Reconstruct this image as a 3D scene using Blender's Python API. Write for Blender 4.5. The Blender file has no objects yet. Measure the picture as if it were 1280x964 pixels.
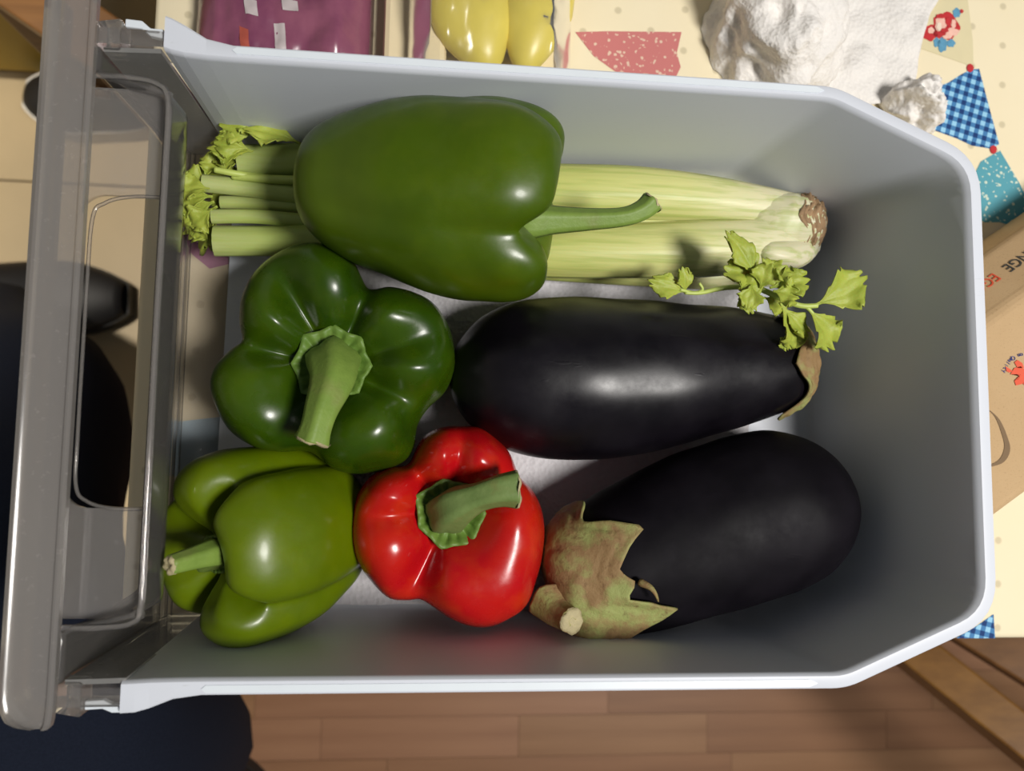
import bpy, bmesh, math, random
from mathutils import Vector, Matrix, noise
C = bpy.context.scene.collection
scene = bpy.context.scene
random.seed(7)
pi = math.pi

# ------------------------------------------------------------------ camera
FPX, CX, CY, NX, NY, HC, ROLL = 963.0, 640.0, 482.0, 545.0, 550.0, 0.49, 0.021
_d = Vector((NX - CX, -(NY - CY), -FPX)).normalized()
_z = -_d
_x = Vector((1, 0, 0)); _x = (_x - _x.dot(_z) * _z).normalized()
_y = _z.cross(_x)
CAMROT = Matrix.Rotation(ROLL, 3, 'Z') @ Matrix((_x, _y, _z))
cam_d = bpy.data.cameras.new('camera'); cam = bpy.data.objects.new('camera', cam_d); C.objects.link(cam)
cam.matrix_world = Matrix.Translation((0, 0, HC)) @ CAMROT.to_4x4()
cam_d.sensor_fit = 'HORIZONTAL'; cam_d.sensor_width = 36; cam_d.lens = FPX / 1280 * 36
cam_d.clip_start = 0.01; cam_d.clip_end = 50
cam_d.dof.use_dof = True; cam_d.dof.focus_distance = 0.41; cam_d.dof.aperture_fstop = 7.5
scene.camera = cam

# ------------------------------------------------------------------ light
w = bpy.data.worlds.new('world'); scene.world = w; w.use_nodes = True
w.node_tree.nodes['Background'].inputs[0].default_value = (0.80, 0.88, 1.0, 1)
w.node_tree.nodes['Background'].inputs[1].default_value = 0.10
ld = bpy.data.lights.new('ceiling_lamp_light', 'AREA'); ld.shape = 'DISK'; ld.size = 0.5
ld.energy = 43.5; ld.color = (1.0, 0.965, 0.92)
lamp = bpy.data.objects.new('ceiling_lamp_light', ld); C.objects.link(lamp)
lamp.location = (0.90, -0.30, 1.80)
lamp.rotation_euler = (Vector((0.05, 0.03, 0)) - lamp.location).to_track_quat('-Z', 'Y').to_euler()
ld2 = bpy.data.lights.new('kitchen_downlight', 'SPOT'); ld2.spot_size = math.radians(54); ld2.spot_blend = .6; ld2.shadow_soft_size = .08
ld2.energy = 150; ld2.color = (1.0, 0.93, 0.82)
lamp2 = bpy.data.objects.new('kitchen_downlight', ld2); C.objects.link(lamp2)
lamp2.location = (-1.00, 0.45, 1.65)          # ceiling downlight over the kitchen floor, pointing straight down
vs = scene.view_settings
vs.view_transform = 'Standard'; vs.look = 'None'; vs.gamma = 1; vs.use_curve_mapping = False; vs.exposure = 0.0

# ------------------------------------------------------------------ helpers
def P(px, py, z):
    r = CAMROT @ Vector((px - CX, -(py - CY), -FPX))
    return Vector((0, 0, HC)) + r * ((z - HC) / r.z)
def PX(px, z):                      # pixel length at height z, in metres
    return px / FPX * (HC - z)
def smooth(a, b, x):
    t = min(1, max(0, (x - a) / (b - a))); return t * t * (3 - 2 * t)
def catmull(pts, n):
    """n samples through pts (tuples of any length), uniform Catmull-Rom"""
    out = []; m = len(pts) - 1
    for k in range(n):
        f = k / (n - 1) * m; i = min(int(f), m - 1); t = f - i
        p0 = pts[max(i - 1, 0)]; p1 = pts[i]; p2 = pts[i + 1]; p3 = pts[min(i + 2, m)]
        out.append(tuple(.5 * (2 * b + (c - a) * t + (2 * a - 5 * b + 4 * c - d) * t * t + (3 * b - a - 3 * c + d) * t ** 3)
                         for a, b, c, d in zip(p0, p1, p2, p3)))
    return out
def tag(o, label=None, cat=None, group=None, kind=None):
    if label: o['label'] = label
    if cat: o['category'] = cat
    if group: o['group'] = group
    if kind: o['kind'] = kind
    return o
ORIG = {}
def thing(name, label, cat, loc, group=None):
    o = bpy.data.objects.new(name, None); C.objects.link(o)
    o.location = loc; o.empty_display_size = .02
    ORIG[o.name] = Vector(loc)
    return tag(o, label, cat, group)
def obj(name, verts, faces, mat, parent=None, flat=False, origin=None):
    org = ORIG[parent.name] if parent is not None else Vector(origin if origin is not None else (0, 0, 0))
    me = bpy.data.meshes.new(name)
    me.from_pydata([tuple(Vector(v) - org) for v in verts], [], faces)
    bm = bmesh.new(); bm.from_mesh(me); bmesh.ops.recalc_face_normals(bm, faces=bm.faces); bm.to_mesh(me); bm.free()
    if mat: me.materials.append(mat)
    if not flat: me.polygons.foreach_set('use_smooth', [True] * len(me.polygons))
    o = bpy.data.objects.new(name, me); C.objects.link(o)
    if parent is not None: o.parent = parent
    else: o.location = org
    ORIG[o.name] = org
    return o
def grid_faces(nu, nv, closed_v=False, closed_u=False):
    f = []
    for i in range(nu if closed_u else nu - 1):
        for j in range(nv if closed_v else nv - 1):
            a, b = i, (i + 1) % nu; c, d = j, (j + 1) % nv
            f.append((a * nv + c, a * nv + d, b * nv + d, b * nv + c))
    return f
def tube(path, radii, nseg=12, rib=0.0, nrib=5, cap=True, squash=1.0):
    n = len(path); V = []; up0 = None
    path = [Vector(p) for p in path]
    for i, p in enumerate(path):
        t = (path[min(i + 1, n - 1)] - path[max(i - 1, 0)]).normalized()
        if up0 is None:
            up0 = Vector((0, 0, 1)) if abs(t.z) < .9 else Vector((1, 0, 0))
        s = t.cross(up0).normalized(); u = s.cross(t); up0 = u
        for k in range(nseg):
            a = 2 * pi * k / nseg
            r = radii[i] * (1 + rib * math.cos(nrib * a))
            V.append(p + s * (r * math.cos(a)) + u * (r * squash * math.sin(a)))
    F = grid_faces(n, nseg, True)
    if cap:
        F.append(tuple(range(nseg))[::-1]); F.append(tuple((n - 1) * nseg + k for k in range(nseg)))
    return V, F
def box_verts(cx, cy, cz, sx, sy, sz):
    V = [(cx + a * sx / 2, cy + b * sy / 2, cz + c * sz / 2) for a in (-1, 1) for b in (-1, 1) for c in (-1, 1)]
    return V, [(0, 1, 3, 2), (4, 6, 7, 5), (0, 4, 5, 1), (2, 3, 7, 6), (0, 2, 6, 4), (1, 5, 7, 3)]
def bevel(o, w_, seg=2):
    m = o.modifiers.new('bevel', 'BEVEL'); m.width = w_; m.segments = seg; m.limit_method = 'ANGLE'; return o
def solid(o, t, off=0):
    m = o.modifiers.new('solid', 'SOLIDIFY'); m.thickness = t; m.offset = off; return o
def prism(poly, z0, z1):
    n = len(poly)
    V = [(p[0], p[1], z0) for p in poly] + [(p[0], p[1], z1) for p in poly]
    F = [tuple(range(n))[::-1], tuple(range(n, 2 * n))] + [(i, (i + 1) % n, n + (i + 1) % n, n + i) for i in range(n)]
    return V, F
def beam(a, b, wx, wy, up=(0, 0, 1)):
    a, b = Vector(a), Vector(b); t = (b - a).normalized(); s = t.cross(Vector(up)).normalized(); u = s.cross(t)
    V = [p + s * (i * wx / 2) + u * (j * wy / 2) for p in (a, b) for i, j in ((-1, -1), (1, -1), (1, 1), (-1, 1))]
    return V, [(0, 1, 2, 3), (7, 6, 5, 4), (0, 4, 5, 1), (1, 5, 6, 2), (2, 6, 7, 3), (3, 7, 4, 0)]
def fbm(v, s, o=4): return noise.fractal(Vector(v) * s, 1.0, 2.0, o)

# ------------------------------------------------------------------ materials
class NT:
    def __init__(s, name):
        s.m = bpy.data.materials.new(name); s.m.use_nodes = True; s.t = s.m.node_tree
        s.b = s.t.nodes['Principled BSDF']; s.out = s.t.nodes['Material Output']
        s.tc = s.n('ShaderNodeTexCoord')
    def n(s, typ, **kw):
        nd = s.t.nodes.new(typ)
        for k, v in kw.items():
            if k in nd.inputs: nd.inputs[k].default_value = v
            else: setattr(nd, k, v)
        return nd
    def l(s, a, b): s.t.links.new(a, b)
    def noise(s, scale, detail=4, rough=.55, vec=None):
        nd = s.n('ShaderNodeTexNoise'); nd.inputs['Scale'].default_value = scale
        nd.inputs['Detail'].default_value = detail; nd.inputs['Roughness'].default_value = rough
        s.l(vec or s.tc.outputs['Object'], nd.inputs['Vector']); return nd.outputs['Fac']
    def mapping(s, scale=(1, 1, 1), rot=(0, 0, 0), loc=(0, 0, 0)):
        nd = s.n('ShaderNodeMapping'); nd.inputs['Scale'].default_value = scale; nd.inputs['Rotation'].default_value = rot
        nd.inputs['Location'].default_value = loc
        s.l(s.tc.outputs['Object'], nd.inputs['Vector']); return nd.outputs['Vector']
    def ramp(s, fac, stops, interp='LINEAR'):
        nd = s.n('ShaderNodeValToRGB'); e = nd.color_ramp.elements; nd.color_ramp.interpolation = interp
        while len(e) < len(stops): e.new(.5)
        for i, (p, c) in enumerate(stops):
            e[i].position = p; e[i].color = (*c, 1) if len(c) == 3 else c
        s.l(fac, nd.inputs[0]); return nd.outputs[0]
    def mix(s, fac, a, b, mode='MIX'):
        nd = s.n('ShaderNodeMix', data_type='RGBA', blend_type=mode)
        for i, v in ((0, fac), (6, a), (7, b)):
            if hasattr(v, 'links'): s.l(v, nd.inputs[i])
            elif i == 0: nd.inputs[0].default_value = v
            else: nd.inputs[i].default_value = (*v, 1)
        return nd.outputs[2]
    def math(s, op, a, b=0.0, c=None):
        nd = s.n('ShaderNodeMath', operation=op)
        for i, v in ((0, a), (1, b), (2, c)):
            if v is None: continue
            if hasattr(v, 'links'): s.l(v, nd.inputs[i])
            else: nd.inputs[i].default_value = v
        return nd.outputs[0]
    def col(s, v):
        if hasattr(v, 'links'): s.l(v, s.b.inputs['Base Color'])
        else: s.b.inputs['Base Color'].default_value = (*v, 1)
    def set(s, rough=None, spec=None, coat=None, crough=None, sss=None, sheen=None):
        i = s.b.inputs
        if rough is not None:
            if hasattr(rough, 'links'): s.l(rough, i['Roughness'])
            else: i['Roughness'].default_value = rough
        if spec is not None: i['Specular IOR Level'].default_value = spec
        if coat is not None: i['Coat Weight'].default_value = coat
        if crough is not None: i['Coat Roughness'].default_value = crough
        if sheen is not None: i['Sheen Weight'].default_value = sheen
        if sss is not None:
            i['Subsurface Weight'].default_value = sss; i['Subsurface Scale'].default_value = .006
    def bump(s, h, strength=.3, dist=.001):
        nd = s.n('ShaderNodeBump'); nd.inputs['Strength'].default_value = strength; nd.inputs['Distance'].default_value = dist
        s.l(h, nd.inputs['Height']); s.l(nd.outputs[0], s.b.inputs['Normal'])
def plain(name, c, rough=.5, var=.12, scale=60, bump=0, bscale=400, **kw):
    t = NT(name)
    t.col(t.mix(t.math('MULTIPLY', t.noise(scale), 1.0), tuple(x * (1 - var) for x in c), tuple(min(1, x * (1 + var)) for x in c)))
    t.set(rough=rough, **kw)
    if bump: t.bump(t.noise(bscale), bump)
    return t.m

# plastics
def m_white_plastic():
    t = NT('white_drawer_plastic')
    c = t.mix(t.noise(9), (.61, .64, .70), (.66, .69, .75))
    sc = t.noise(1400, 2, .6, t.mapping((.10, 1, 1)))
    c = t.mix(t.ramp(sc, [(.70, (0, 0, 0)), (.76, (.35, .35, .35))]), c, (.36, .37, .36))
    t.col(c); t.set(rough=.42, spec=.45); t.bump(t.noise(900), .06, .0004)
    return t.m
def m_clear(name, tint, haze, hcol, rough=.08, ior=1.45):
    t = NT(name); t.t.nodes.remove(t.b)
    tr = t.n('ShaderNodeBsdfTransparent'); tr.inputs[0].default_value = (*tint, 1)
    df = t.n('ShaderNodeBsdfDiffuse'); df.inputs[0].default_value = (*hcol, 1)
    tl = t.n('ShaderNodeBsdfTranslucent'); tl.inputs[0].default_value = (*hcol, 1)
    m0 = t.n('ShaderNodeMixShader'); m0.inputs[0].default_value = .4
    t.l(df.outputs[0], m0.inputs[1]); t.l(tl.outputs[0], m0.inputs[2])
    gl = t.n('ShaderNodeBsdfGlossy'); gl.inputs['Roughness'].default_value = rough
    gl.inputs[0].default_value = (1, 1, 1, 1)
    fr = t.n('ShaderNodeFresnel'); fr.inputs[0].default_value = ior
    m1 = t.n('ShaderNodeMixShader'); m2 = t.n('ShaderNodeMixShader')
    spots = t.ramp(t.noise(260, 5, .7), [(.60, (0, 0, 0)), (.78, (.35, .35, .35))])
    hz = t.math('MULTIPLY_ADD', spots, .5, haze)
    t.l(hz, m1.inputs[0]); t.l(tr.outputs[0], m1.inputs[1]); t.l(m0.outputs[0], m1.inputs[2])
    t.l(fr.outputs[0], m2.inputs[0]); t.l(m1.outputs[0], m2.inputs[1]); t.l(gl.outputs[0], m2.inputs[2])
    t.l(m2.outputs[0], t.out.inputs[0])
    return t.m
M = {}
M['white'] = m_white_plastic()
M['clip'] = plain('white_clip_plastic', (.70, .755, .80), .35, .04)
M['clear'] = m_clear('clear_grey_plastic', (.89, .88, .87), .13, (.80, .76, .72))
M['clear_cheek'] = m_clear('hazy_grey_plastic', (.84, .84, .83), .36, (.78, .77, .74))
M['clear_top'] = m_clear('clear_grey_bar_plastic', (.68, .67, .66), .36, (.56, .53, .50), .16)
M['bagclear'] = m_clear('clear_bag_film', (.98, .98, .97), .04, (.8, .78, .72), .22, 1.4)
# vegetables
def m_pepper(name, c1, c2, c3, rough=.32, dark=None):
    t = NT(name)
    c = t.mix(t.ramp(t.noise(17, 3), [(.36, (0, 0, 0)), (.66, (1, 1, 1))]), c1, c2)
    c = t.mix(t.ramp(t.noise(52, 3), [(.5, (0, 0, 0)), (.8, (.45, .45, .45))]), c, c3)
    t.col(c)
    t.set(rough=t.ramp(t.noise(90, 4), [(.35, (rough - .06,) * 3), (.7, (rough + .10,) * 3)]), spec=.36, coat=.16, crough=.16, sss=.06)
    t.bump(t.noise(420, 3), .05, .0006)
    return t.m
M['pep_big'] = m_pepper('green_pepper_skin_mid', (.046, .086, .0005), (.070, .118, .0004), (.085, .13, .001), .38)
M['pep_dark'] = m_pepper('green_pepper_skin_dark', (.018, .048, .001), (.044, .088, .0008), (.065, .11, .001), .30)
M['pep_mid'] = m_pepper('green_pepper_skin_olive', (.080, .125, .0005), (.115, .165, .0004), (.13, .18, .001), .36)
M['pep_red'] = m_pepper('red_pepper_skin', (.42, .004, .007), (.50, .016, .004), (.56, .055, .004), .25)
def m_stem(name, a, b, c):
    t = NT(name)
    n1 = t.noise(120, 5, .6)
    t.col(t.mix(t.ramp(t.noise(45), [(.55, (0, 0, 0)), (.8, (.7, .7, .7))]), t.mix(n1, a, b), c))
    t.set(rough=.5, spec=.35); t.bump(t.noise(500, 4), .25, .0008); return t.m
M['stem'] = m_stem('pepper_stem_green', (.12, .20, .03), (.22, .32, .06), (.20, .19, .07))
M['stem_red'] = m_stem('red_pepper_stem_green', (.10, .17, .04), (.20, .27, .09), (.24, .17, .06))
M['calyx'] = m_stem('pepper_calyx_green', (.07, .15, .02), (.15, .24, .04), (.20, .22, .06))
M['cut'] = plain('dried_cut_stem', (.42, .36, .20), .75, .25, 300, .5, 900)
def m_egg(name, r0, r1, sp):
    t = NT(name)
    c = t.mix(t.ramp(t.noise(30, 4), [(.4, (0, 0, 0)), (.75, (1, 1, 1))]), (.0030, .0022, .0038), (.0080, .0064, .0095))
    t.col(c)
    r = t.ramp(t.noise(26, 6, .65), [(.36, (r0,) * 3), (.62, (r1,) * 3)])
    t.set(rough=r, spec=sp)
    sc = t.noise(150, 3, .5, t.mapping((.25, 1, 1), (0, 0, .5)))
    t.bump(t.math('ADD', t.math('MULTIPLY', t.noise(60, 5), .6), t.ramp(sc, [(.70, (0, 0, 0)), (.78, (.6,) * 3)])), .10, .0012)
    return t.m
M['egg'] = m_egg('glossy_aubergine_skin', .28, .42, .36)
M['egg2'] = m_egg('matte_aubergine_skin', .48, .64, .12)
def m_eggcal():
    t = NT('aubergine_calyx_skin')
    c = t.mix(t.ramp(t.noise(70, 5), [(.42, (0, 0, 0)), (.6, (1, 1, 1))]), (.27, .17, .075), (.30, .33, .11))
    c = t.mix(t.ramp(t.noise(160, 5, .7), [(.55, (0, 0, 0)), (.72, (.8,) * 3)]), c, (.13, .07, .03))
    t.col(c); t.set(rough=.65, spec=.3); t.bump(t.noise(240, 6, .7), .6, .0015); return t.m
M['eggcal'] = m_eggcal()
def m_celery(name='celery_stalk_skin'):
    t = NT(name)
    sx = t.n('ShaderNodeSeparateXYZ'); t.l(t.tc.outputs['Object'], sx.inputs[0])
    # celery objects share an origin at the root: x runs from 0 (root) to about -0.36 (cut tops)
    g = t.ramp(t.math('MULTIPLY', sx.outputs[0], -2.75), [(0.0, (.64, .60, .44)), (.09, (.66, .63, .40)), (.24, (.60, .60, .24)), (.55, (.48, .51, .12)), (.86, (.33, .42, .09)), (1.0, (.42, .47, .18))])
    st = t.noise(300, 3, .5, t.mapping((.05, 1, 1)))
    c = t.mix(t.ramp(st, [(.46, (0, 0, 0)), (.62, (.55,) * 3)]), g, (.34, .42, .09))
    t.col(c); t.set(rough=.42, spec=.4, sss=.08); t.bump(st, .35, .0009); return t.m
M['celery'] = m_celery()
M['celheart'] = plain('celery_heart_cream', (.56, .53, .36), .5, .15, 60, .3, 200)
M['celroot'] = plain('celery_root_brown', (.30, .19, .10), .85, .55, 140, .9, 260)
def m_leaf():
    t = NT('celery_leaf')
    c = t.mix(t.noise(70, 4), (.20, .28, .022), (.46, .50, .085))
    t.col(c); t.set(rough=.5, spec=.35)
    t.b.inputs['Subsurface Weight'].default_value = .1
    t.b.inputs['Subsurface Scale'].default_value = .004
    t.bump(t.noise(330, 4), .4, .0012); return t.m
M['leaf'] = m_leaf()
M['leafstem'] = plain('celery_leaf_stem', (.45, .54, .12), .45, .2, 100)
# papers and cloth
def m_towel(name, c):
    t = NT(name); v = t.n('ShaderNodeTexVoronoi'); v.inputs['Scale'].default_value = 360
    t.l(t.tc.outputs['Object'], v.inputs['Vector'])
    t.col(c); t.set(rough=.9, spec=.1); t.bump(t.math('ADD', v.outputs[0], t.math('MULTIPLY', t.noise(1500), .4)), .55, .0012); return t.m
M['liner'] = m_towel('embossed_liner_paper', (.64, .62, .64))
M['towel'] = m_towel('white_kitchen_paper', (.80, .77, .73))
def m_cloth():
    t = NT('cream_dotted_cloth')
    mp = t.mapping((1 / .026, 1 / .026, 1), (0, 0, .5))
    sx = t.n('ShaderNodeSeparateXYZ'); t.l(mp, sx.inputs[0])
    row = t.math('FLOOR', sx.outputs[1]); off = t.math('MULTIPLY', t.math('MODULO', row, 2.0), .5)
    fx = t.math('SUBTRACT', t.math('FRACT', t.math('ADD', sx.outputs[0], off)), .5)
    fy = t.math('SUBTRACT', t.math('FRACT', sx.outputs[1]), .5)
    r2 = t.math('ADD', t.math('MULTIPLY', fx, fx), t.math('MULTIPLY', fy, fy))
    dots = t.ramp(r2, [(.004, (1, 1, 1)), (.013, (0, 0, 0))])
    base = t.mix(t.noise(14), (.80, .70, .47), (.86, .765, .55))
    t.col(t.mix(t.math('MULTIPLY', dots, .5), base, (.42, .36, .22)))
    t.set(rough=.7, spec=.25); t.bump(t.noise(1500, 2), .12, .0005); return t.m
M['cloth'] = m_cloth()
def m_gingham(rot=.0, k=.0125):
    t = NT('blue_gingham_print')
    mp = t.mapping((1 / k, 1 / k, 1), (0, 0, rot)); sx = t.n('ShaderNodeSeparateXYZ'); t.l(mp, sx.inputs[0])
    a = t.math('GREATER_THAN', t.math('FRACT', sx.outputs[0]), .5); b = t.math('GREATER_THAN', t.math('FRACT', sx.outputs[1]), .5)
    s = t.math('MULTIPLY', t.math('ADD', a, b), .5)
    t.col(t.ramp(s, [(0, (.30, .58, .78)), (.4, (.06, .20, .42)), (.9, (.012, .045, .16))], 'CONSTANT')); t.set(rough=.7, spec=.2); return t.m
M['gingham'] = m_gingham(.25, .0068)
def m_paisley(name, c, ink):
    t = NT(name)
    v = t.n('ShaderNodeTexVoronoi'); v.inputs['Scale'].default_value = 62; t.l(t.tc.outputs['Object'], v.inputs['Vector'])
    ring = t.math('SINE', t.math('MULTIPLY', v.outputs[0], 26.0))
    v2 = t.n('ShaderNodeTexVoronoi'); v2.inputs['Scale'].default_value = 320; t.l(t.tc.outputs['Object'], v2.inputs['Vector'])
    dot = t.math('LESS_THAN', v2.outputs[0], .36)
    t.col(t.mix(t.math('MULTIPLY', t.math('GREATER_THAN', ring, .1), dot), c, ink)); t.set(rough=.7, spec=.2); return t.m
M['teal'] = m_paisley('teal_paisley_print', (.10, .34, .41), (.58, .68, .56))
M['pinkpais'] = m_paisley('pink_paisley_print', (.56, .19, .18), (.72, .52, .40))
M['beigepen'] = plain('beige_pennant_print', (.70, .62, .38), .7, .06)
M['purplepen'] = plain('mauve_pennant_print', (.45, .12, .30), .7, .1)
M['bluepen'] = plain('pale_blue_pennant_print', (.45, .62, .75), .7, .1)
M['printred'] = plain('red_print', (.50, .02, .025), .7, .3, 300)
M['printpink'] = plain('pale_pink_print', (.85, .50, .40), .7, .2, 300)
M['rosepale'] = plain('cream_print', (.85, .70, .56), .7, .1, 300)
M['printblue'] = plain('blue_print', (.10, .30, .46), .7, .25, 300)
# woods, floors, clothing
def m_wood(name, a, b, rough=.4, axis=0, sc=90):
    t = NT(name); s = [1, 1, 1]; s[axis] = .06
    g = t.noise(sc, 6, .6, t.mapping(tuple(s)))
    t.col(t.mix(t.ramp(g, [(.3, (0, 0, 0)), (.7, (1, 1, 1))]), a, b)); t.set(rough=rough, spec=.4); t.bump(g, .1, .0006); return t.m
M['plank'] = [m_wood('floor_plank_wood_%s' % n, a, b, .42, 0, 40) for n, a, b in
              (('tan', (.27, .135, .062), (.35, .185, .09)), ('brown', (.24, .115, .055), (.32, .16, .078)),
               ('rosy', (.29, .14, .072), (.37, .19, .10)))]
M['beam'] = m_wood('varnished_brown_wood', (.16, .07, .015), (.27, .13, .03), .35, 0, 60)
M['beam_dark'] = m_wood('dark_brown_wood', (.13, .055, .014), (.22, .10, .028), .38, 0, 60)
M['tile'] = plain('beige_floor_tile', (.50, .385, .215), .5, .10, 12, .1, 200)
M['subfloor'] = plain('dark_floor_joint', (.15, .09, .05), .8)
M['yellow'] = plain('mustard_yellow_paint', (.44, .29, .02), .5, .06, 8)
M['black'] = plain('black_plinth', (.012, .011, .010), .6)
M['shoe'] = plain('black_shoe_leather', (.012, .011, .011), .55, .2)
M['sole'] = plain('white_sole_rubber', (.72, .68, .60), .6, .05)
def m_denim():
    t = NT('dark_navy_denim')
    t.col(t.mix(t.noise(700, 3), (.004, .006, .013), (.011, .015, .028))); t.set(rough=.9, spec=.15); t.bump(t.noise(900, 2), .3, .0006); return t.m
M['denim'] = m_denim()
def m_kraft():
    t = NT('brown_kraft_card')
    c = t.mix(t.noise(35), (.47, .315, .165), (.55, .385, .215))
    c = t.mix(t.ramp(t.noise(900, 2), [(.60, (0, 0, 0)), (.72, (.4,) * 3)]), c, (.30, .19, .09))
    t.col(c); t.set(rough=.85, spec=.15); t.bump(t.noise(500), .2, .0006); return t.m
M['kraft'] = m_kraft()
M['lid_shade'] = plain('shadowed_card_brown', (.20, .13, .07), .9)  # darker card brown for the shadow painted on the egg box lid
M['inkdark'] = plain('dark_grey_ink', (.05, .05, .045), .7)
M['inkred'] = plain('orange_red_ink', (.70, .09, .035), .7)
M['inkblue'] = plain('navy_ink', (.04, .05, .22), .7)
def m_purple():
    t = NT('purple_bag_film')
    c = t.mix(t.ramp(t.noise(26, 4), [(.4, (0, 0, 0)), (.65, (1, 1, 1))]), (.17, .045, .095), (.26, .085, .135))
    t.col(c); t.set(rough=.25, spec=.6); t.bump(t.noise(30, 3), .3, .004); return t.m
M['purple'] = m_purple()
M['labelwhite'] = plain('white_label_print', (.48, .42, .42), .4, .1)
M['labelorange'] = plain('orange_label_print', (.42, .09, .06), .4, .1)
M['yellowveg'] = plain('yellow_pepper_skin', (.70, .58, .10), .35, .25, 30)
M['cream_card'] = plain('cream_wrapper', (.78, .66, .42), .5, .08)

# ================================================================== SETTING
FZ = -.73
def structure(o): o['kind'] = 'structure'; return o
V, F = box_verts(.5, .2, FZ - .035, 5.2, 5.0, .05)
floor = structure(obj('floor', V, F, M['subfloor'], None, True))
M['wall'] = plain('cream_wall_paint', (.72, .68, .60), .8, .04, 4)
V, F = box_verts(.5, 2.72, FZ + 1.2, 5.2, .08, 2.5); structure(obj('wall_back', V, F, M['wall'], None, True))
V, F = box_verts(-2.12, .2, FZ + 1.2, .08, 5.0, 2.5); structure(obj('wall_left', V, F, M['wall'], None, True))
# wooden strips of the dining floor
pw, gap = .062, .0006
plank_mesh = {}
def plank(x0, x1, y, mi):
    L = round(x1 - x0, 3); key = (L, mi)
    if key not in plank_mesh:
        V, F = box_verts(0, 0, 0, L - gap, pw - gap, .012)
        me = bpy.data.meshes.new('plank'); me.from_pydata(V, [], F); me.materials.append(M['plank'][mi]); plank_mesh[key] = me
    o = bpy.data.objects.new('plank', plank_mesh[key]); C.objects.link(o); o.parent = floor
    o.location = ((x0 + x1) / 2, y, FZ - .006 + random.uniform(-.0003, .0003)); return o
rr = random.Random(3)
for r_ in range(15):
    y = -.33 - pw * r_ if r_ < 10 else -.33 + pw * (r_ - 9)
    x = -.42 - (0 if r_ % 2 else .0)
    first = True
    while x < 1.5:
        L = rr.choice((.30, .38, .46, .54)) if not first else rr.choice((.16, .26, .36))
        plank(x, x + L, y, rr.randrange(3)); x += L; first = False
# beige kitchen floor tiles to the left
ty = .381
tm = {}
for ix in range(2):
    for iy in range(-3, 4):
        V, F = box_verts(0, 0, 0, 1.197, .397, .012)
        if 't' not in tm:
            me = bpy.data.meshes.new('tile'); me.from_pydata(V, [], F); me.materials.append(M['tile']); tm['t'] = me
        o = bpy.data.objects.new('tile', tm['t']); C.objects.link(o); o.parent = floor
        o.location = (-.42 - .6 - 1.2 * ix, ty - .2 + .4 * iy, FZ - .006)
# yellow kitchen unit in the far left corner
loc = P(0, 110, FZ); uy = loc.y + .014
unit = thing('kitchen_cabinet', 'mustard yellow kitchen cabinet front with dark kickboard at top left corner', 'cabinet', (-1.0, uy, FZ))
V, F = box_verts(-1.0, uy + .30, FZ + .015, .9, .56, .03); obj('kickboard', V, F, M['black'], unit, True)
V, F = box_verts(-1.0, uy + .30, FZ + .41, .9, .60, .76); bevel(obj('body', V, F, M['yellow'], unit, True), .004)

# ================================================================== TABLE AND CLOTH
TX0, TX1, TY0, TY1, TZ = -.187, 1.05, -.1255, .80, -.004
tb = thing('table', 'wooden dining table hidden beneath the cream bunting tablecloth', 'table', (.4, .3, FZ))
V, F = box_verts((TX0 + TX1) / 2, (TY0 + TY1) / 2, TZ - .0165, TX1 - TX0 - .006, TY1 - TY0 - .006, .03)
bevel(obj('tabletop', V, F, M['beam'], tb, True), .003)
for lx in (TX0 + .06, TX1 - .06):
    for ly in (TY0 + .12, TY1 - .06):
        V, F = box_verts(lx, ly, (FZ + TZ - .03) / 2, .05, .05, TZ - .03 - FZ); bevel(obj('leg', V, F, M['beam'], tb, True), .004)
# cloth: flat top rolling over each edge and hanging a little
def cloth_axis(a, b, n):
    drop = .07
    pts = [(a, -drop), (a, -drop * .5), (a, -.004), (a + .0012, -.0012), (a + .004, 0)]
    pts += [(a + .004 + (b - a - .008) * k / n, 0) for k in range(1, n)]
    return pts + [(b - .004, 0), (b - .0012, -.0012), (b, -.004), (b, -drop * .5), (b, -drop)]
ax, ay = cloth_axis(TX0, TX1, 60), cloth_axis(TY0, TY1, 44)
V = []
for x, dx in ax:
    for y, dy in ay:
        z = min(dx, dy)
        wob = .002 * math.sin(9 * x + 4 * y) * smooth(-.004, -.05, z) if z < -.004 else 0
        V.append((x + (wob if dx <= dy else 0), y + (wob if dy < dx else 0), TZ + .0005 + z))
cloth = obj('tablecloth', V, grid_faces(len(ax), len(ay)), M['cloth'], None, origin=(.4, .3, TZ))
solid(cloth, .0009, -1)
tag(cloth, 'cream tablecloth with small dots and printed bunting pennants', 'tablecloth')
CZ = TZ + .0005
def printed(name, pxs, mat, parent=cloth, lift=.0003, label=None):
    pts = [P(px, py, CZ + lift) for px, py in pxs]
    V = [tuple(p) for p in pts]; c = sum(pts, Vector()) / len(pts); n = len(V)
    V.append(tuple(c)); F = [(i, (i + 1) % n, n) for i in range(n)]
    o = obj(name, V, F, mat, parent, True)
    if label: o['label'] = label
    return o
printed('pennant', [(719, 40), (760, 39), (852, 40), (846, 66), (851, 84), (838, 110), (800, 150), (770, 90), (742, 70)], M['pinkpais'], label='pink paisley pennant')
rosep = printed('pennant', [(1160, -12), (1206, -30), (1216, 50), (1217, 84), (1190, 74), (1143, 58)], M['beigepen'], label='beige pennant with a red rose')
printed('pennant', [(1150, 118), (1186, 103), (1200, 94), (1213, 87), (1224, 86), (1236, 132), (1249, 180), (1240, 186), (1215, 182), (1196, 173), (1160, 160)], M['gingham'], label='blue gingham pennant')
printed('pennant', [(1250, 188), (1226, 202), (1212, 230), (1216, 270), (1231, 278), (1250, 278), (1290, 290), (1296, 275), (1275, 230)], M['teal'], label='teal paisley pennant')
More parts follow.
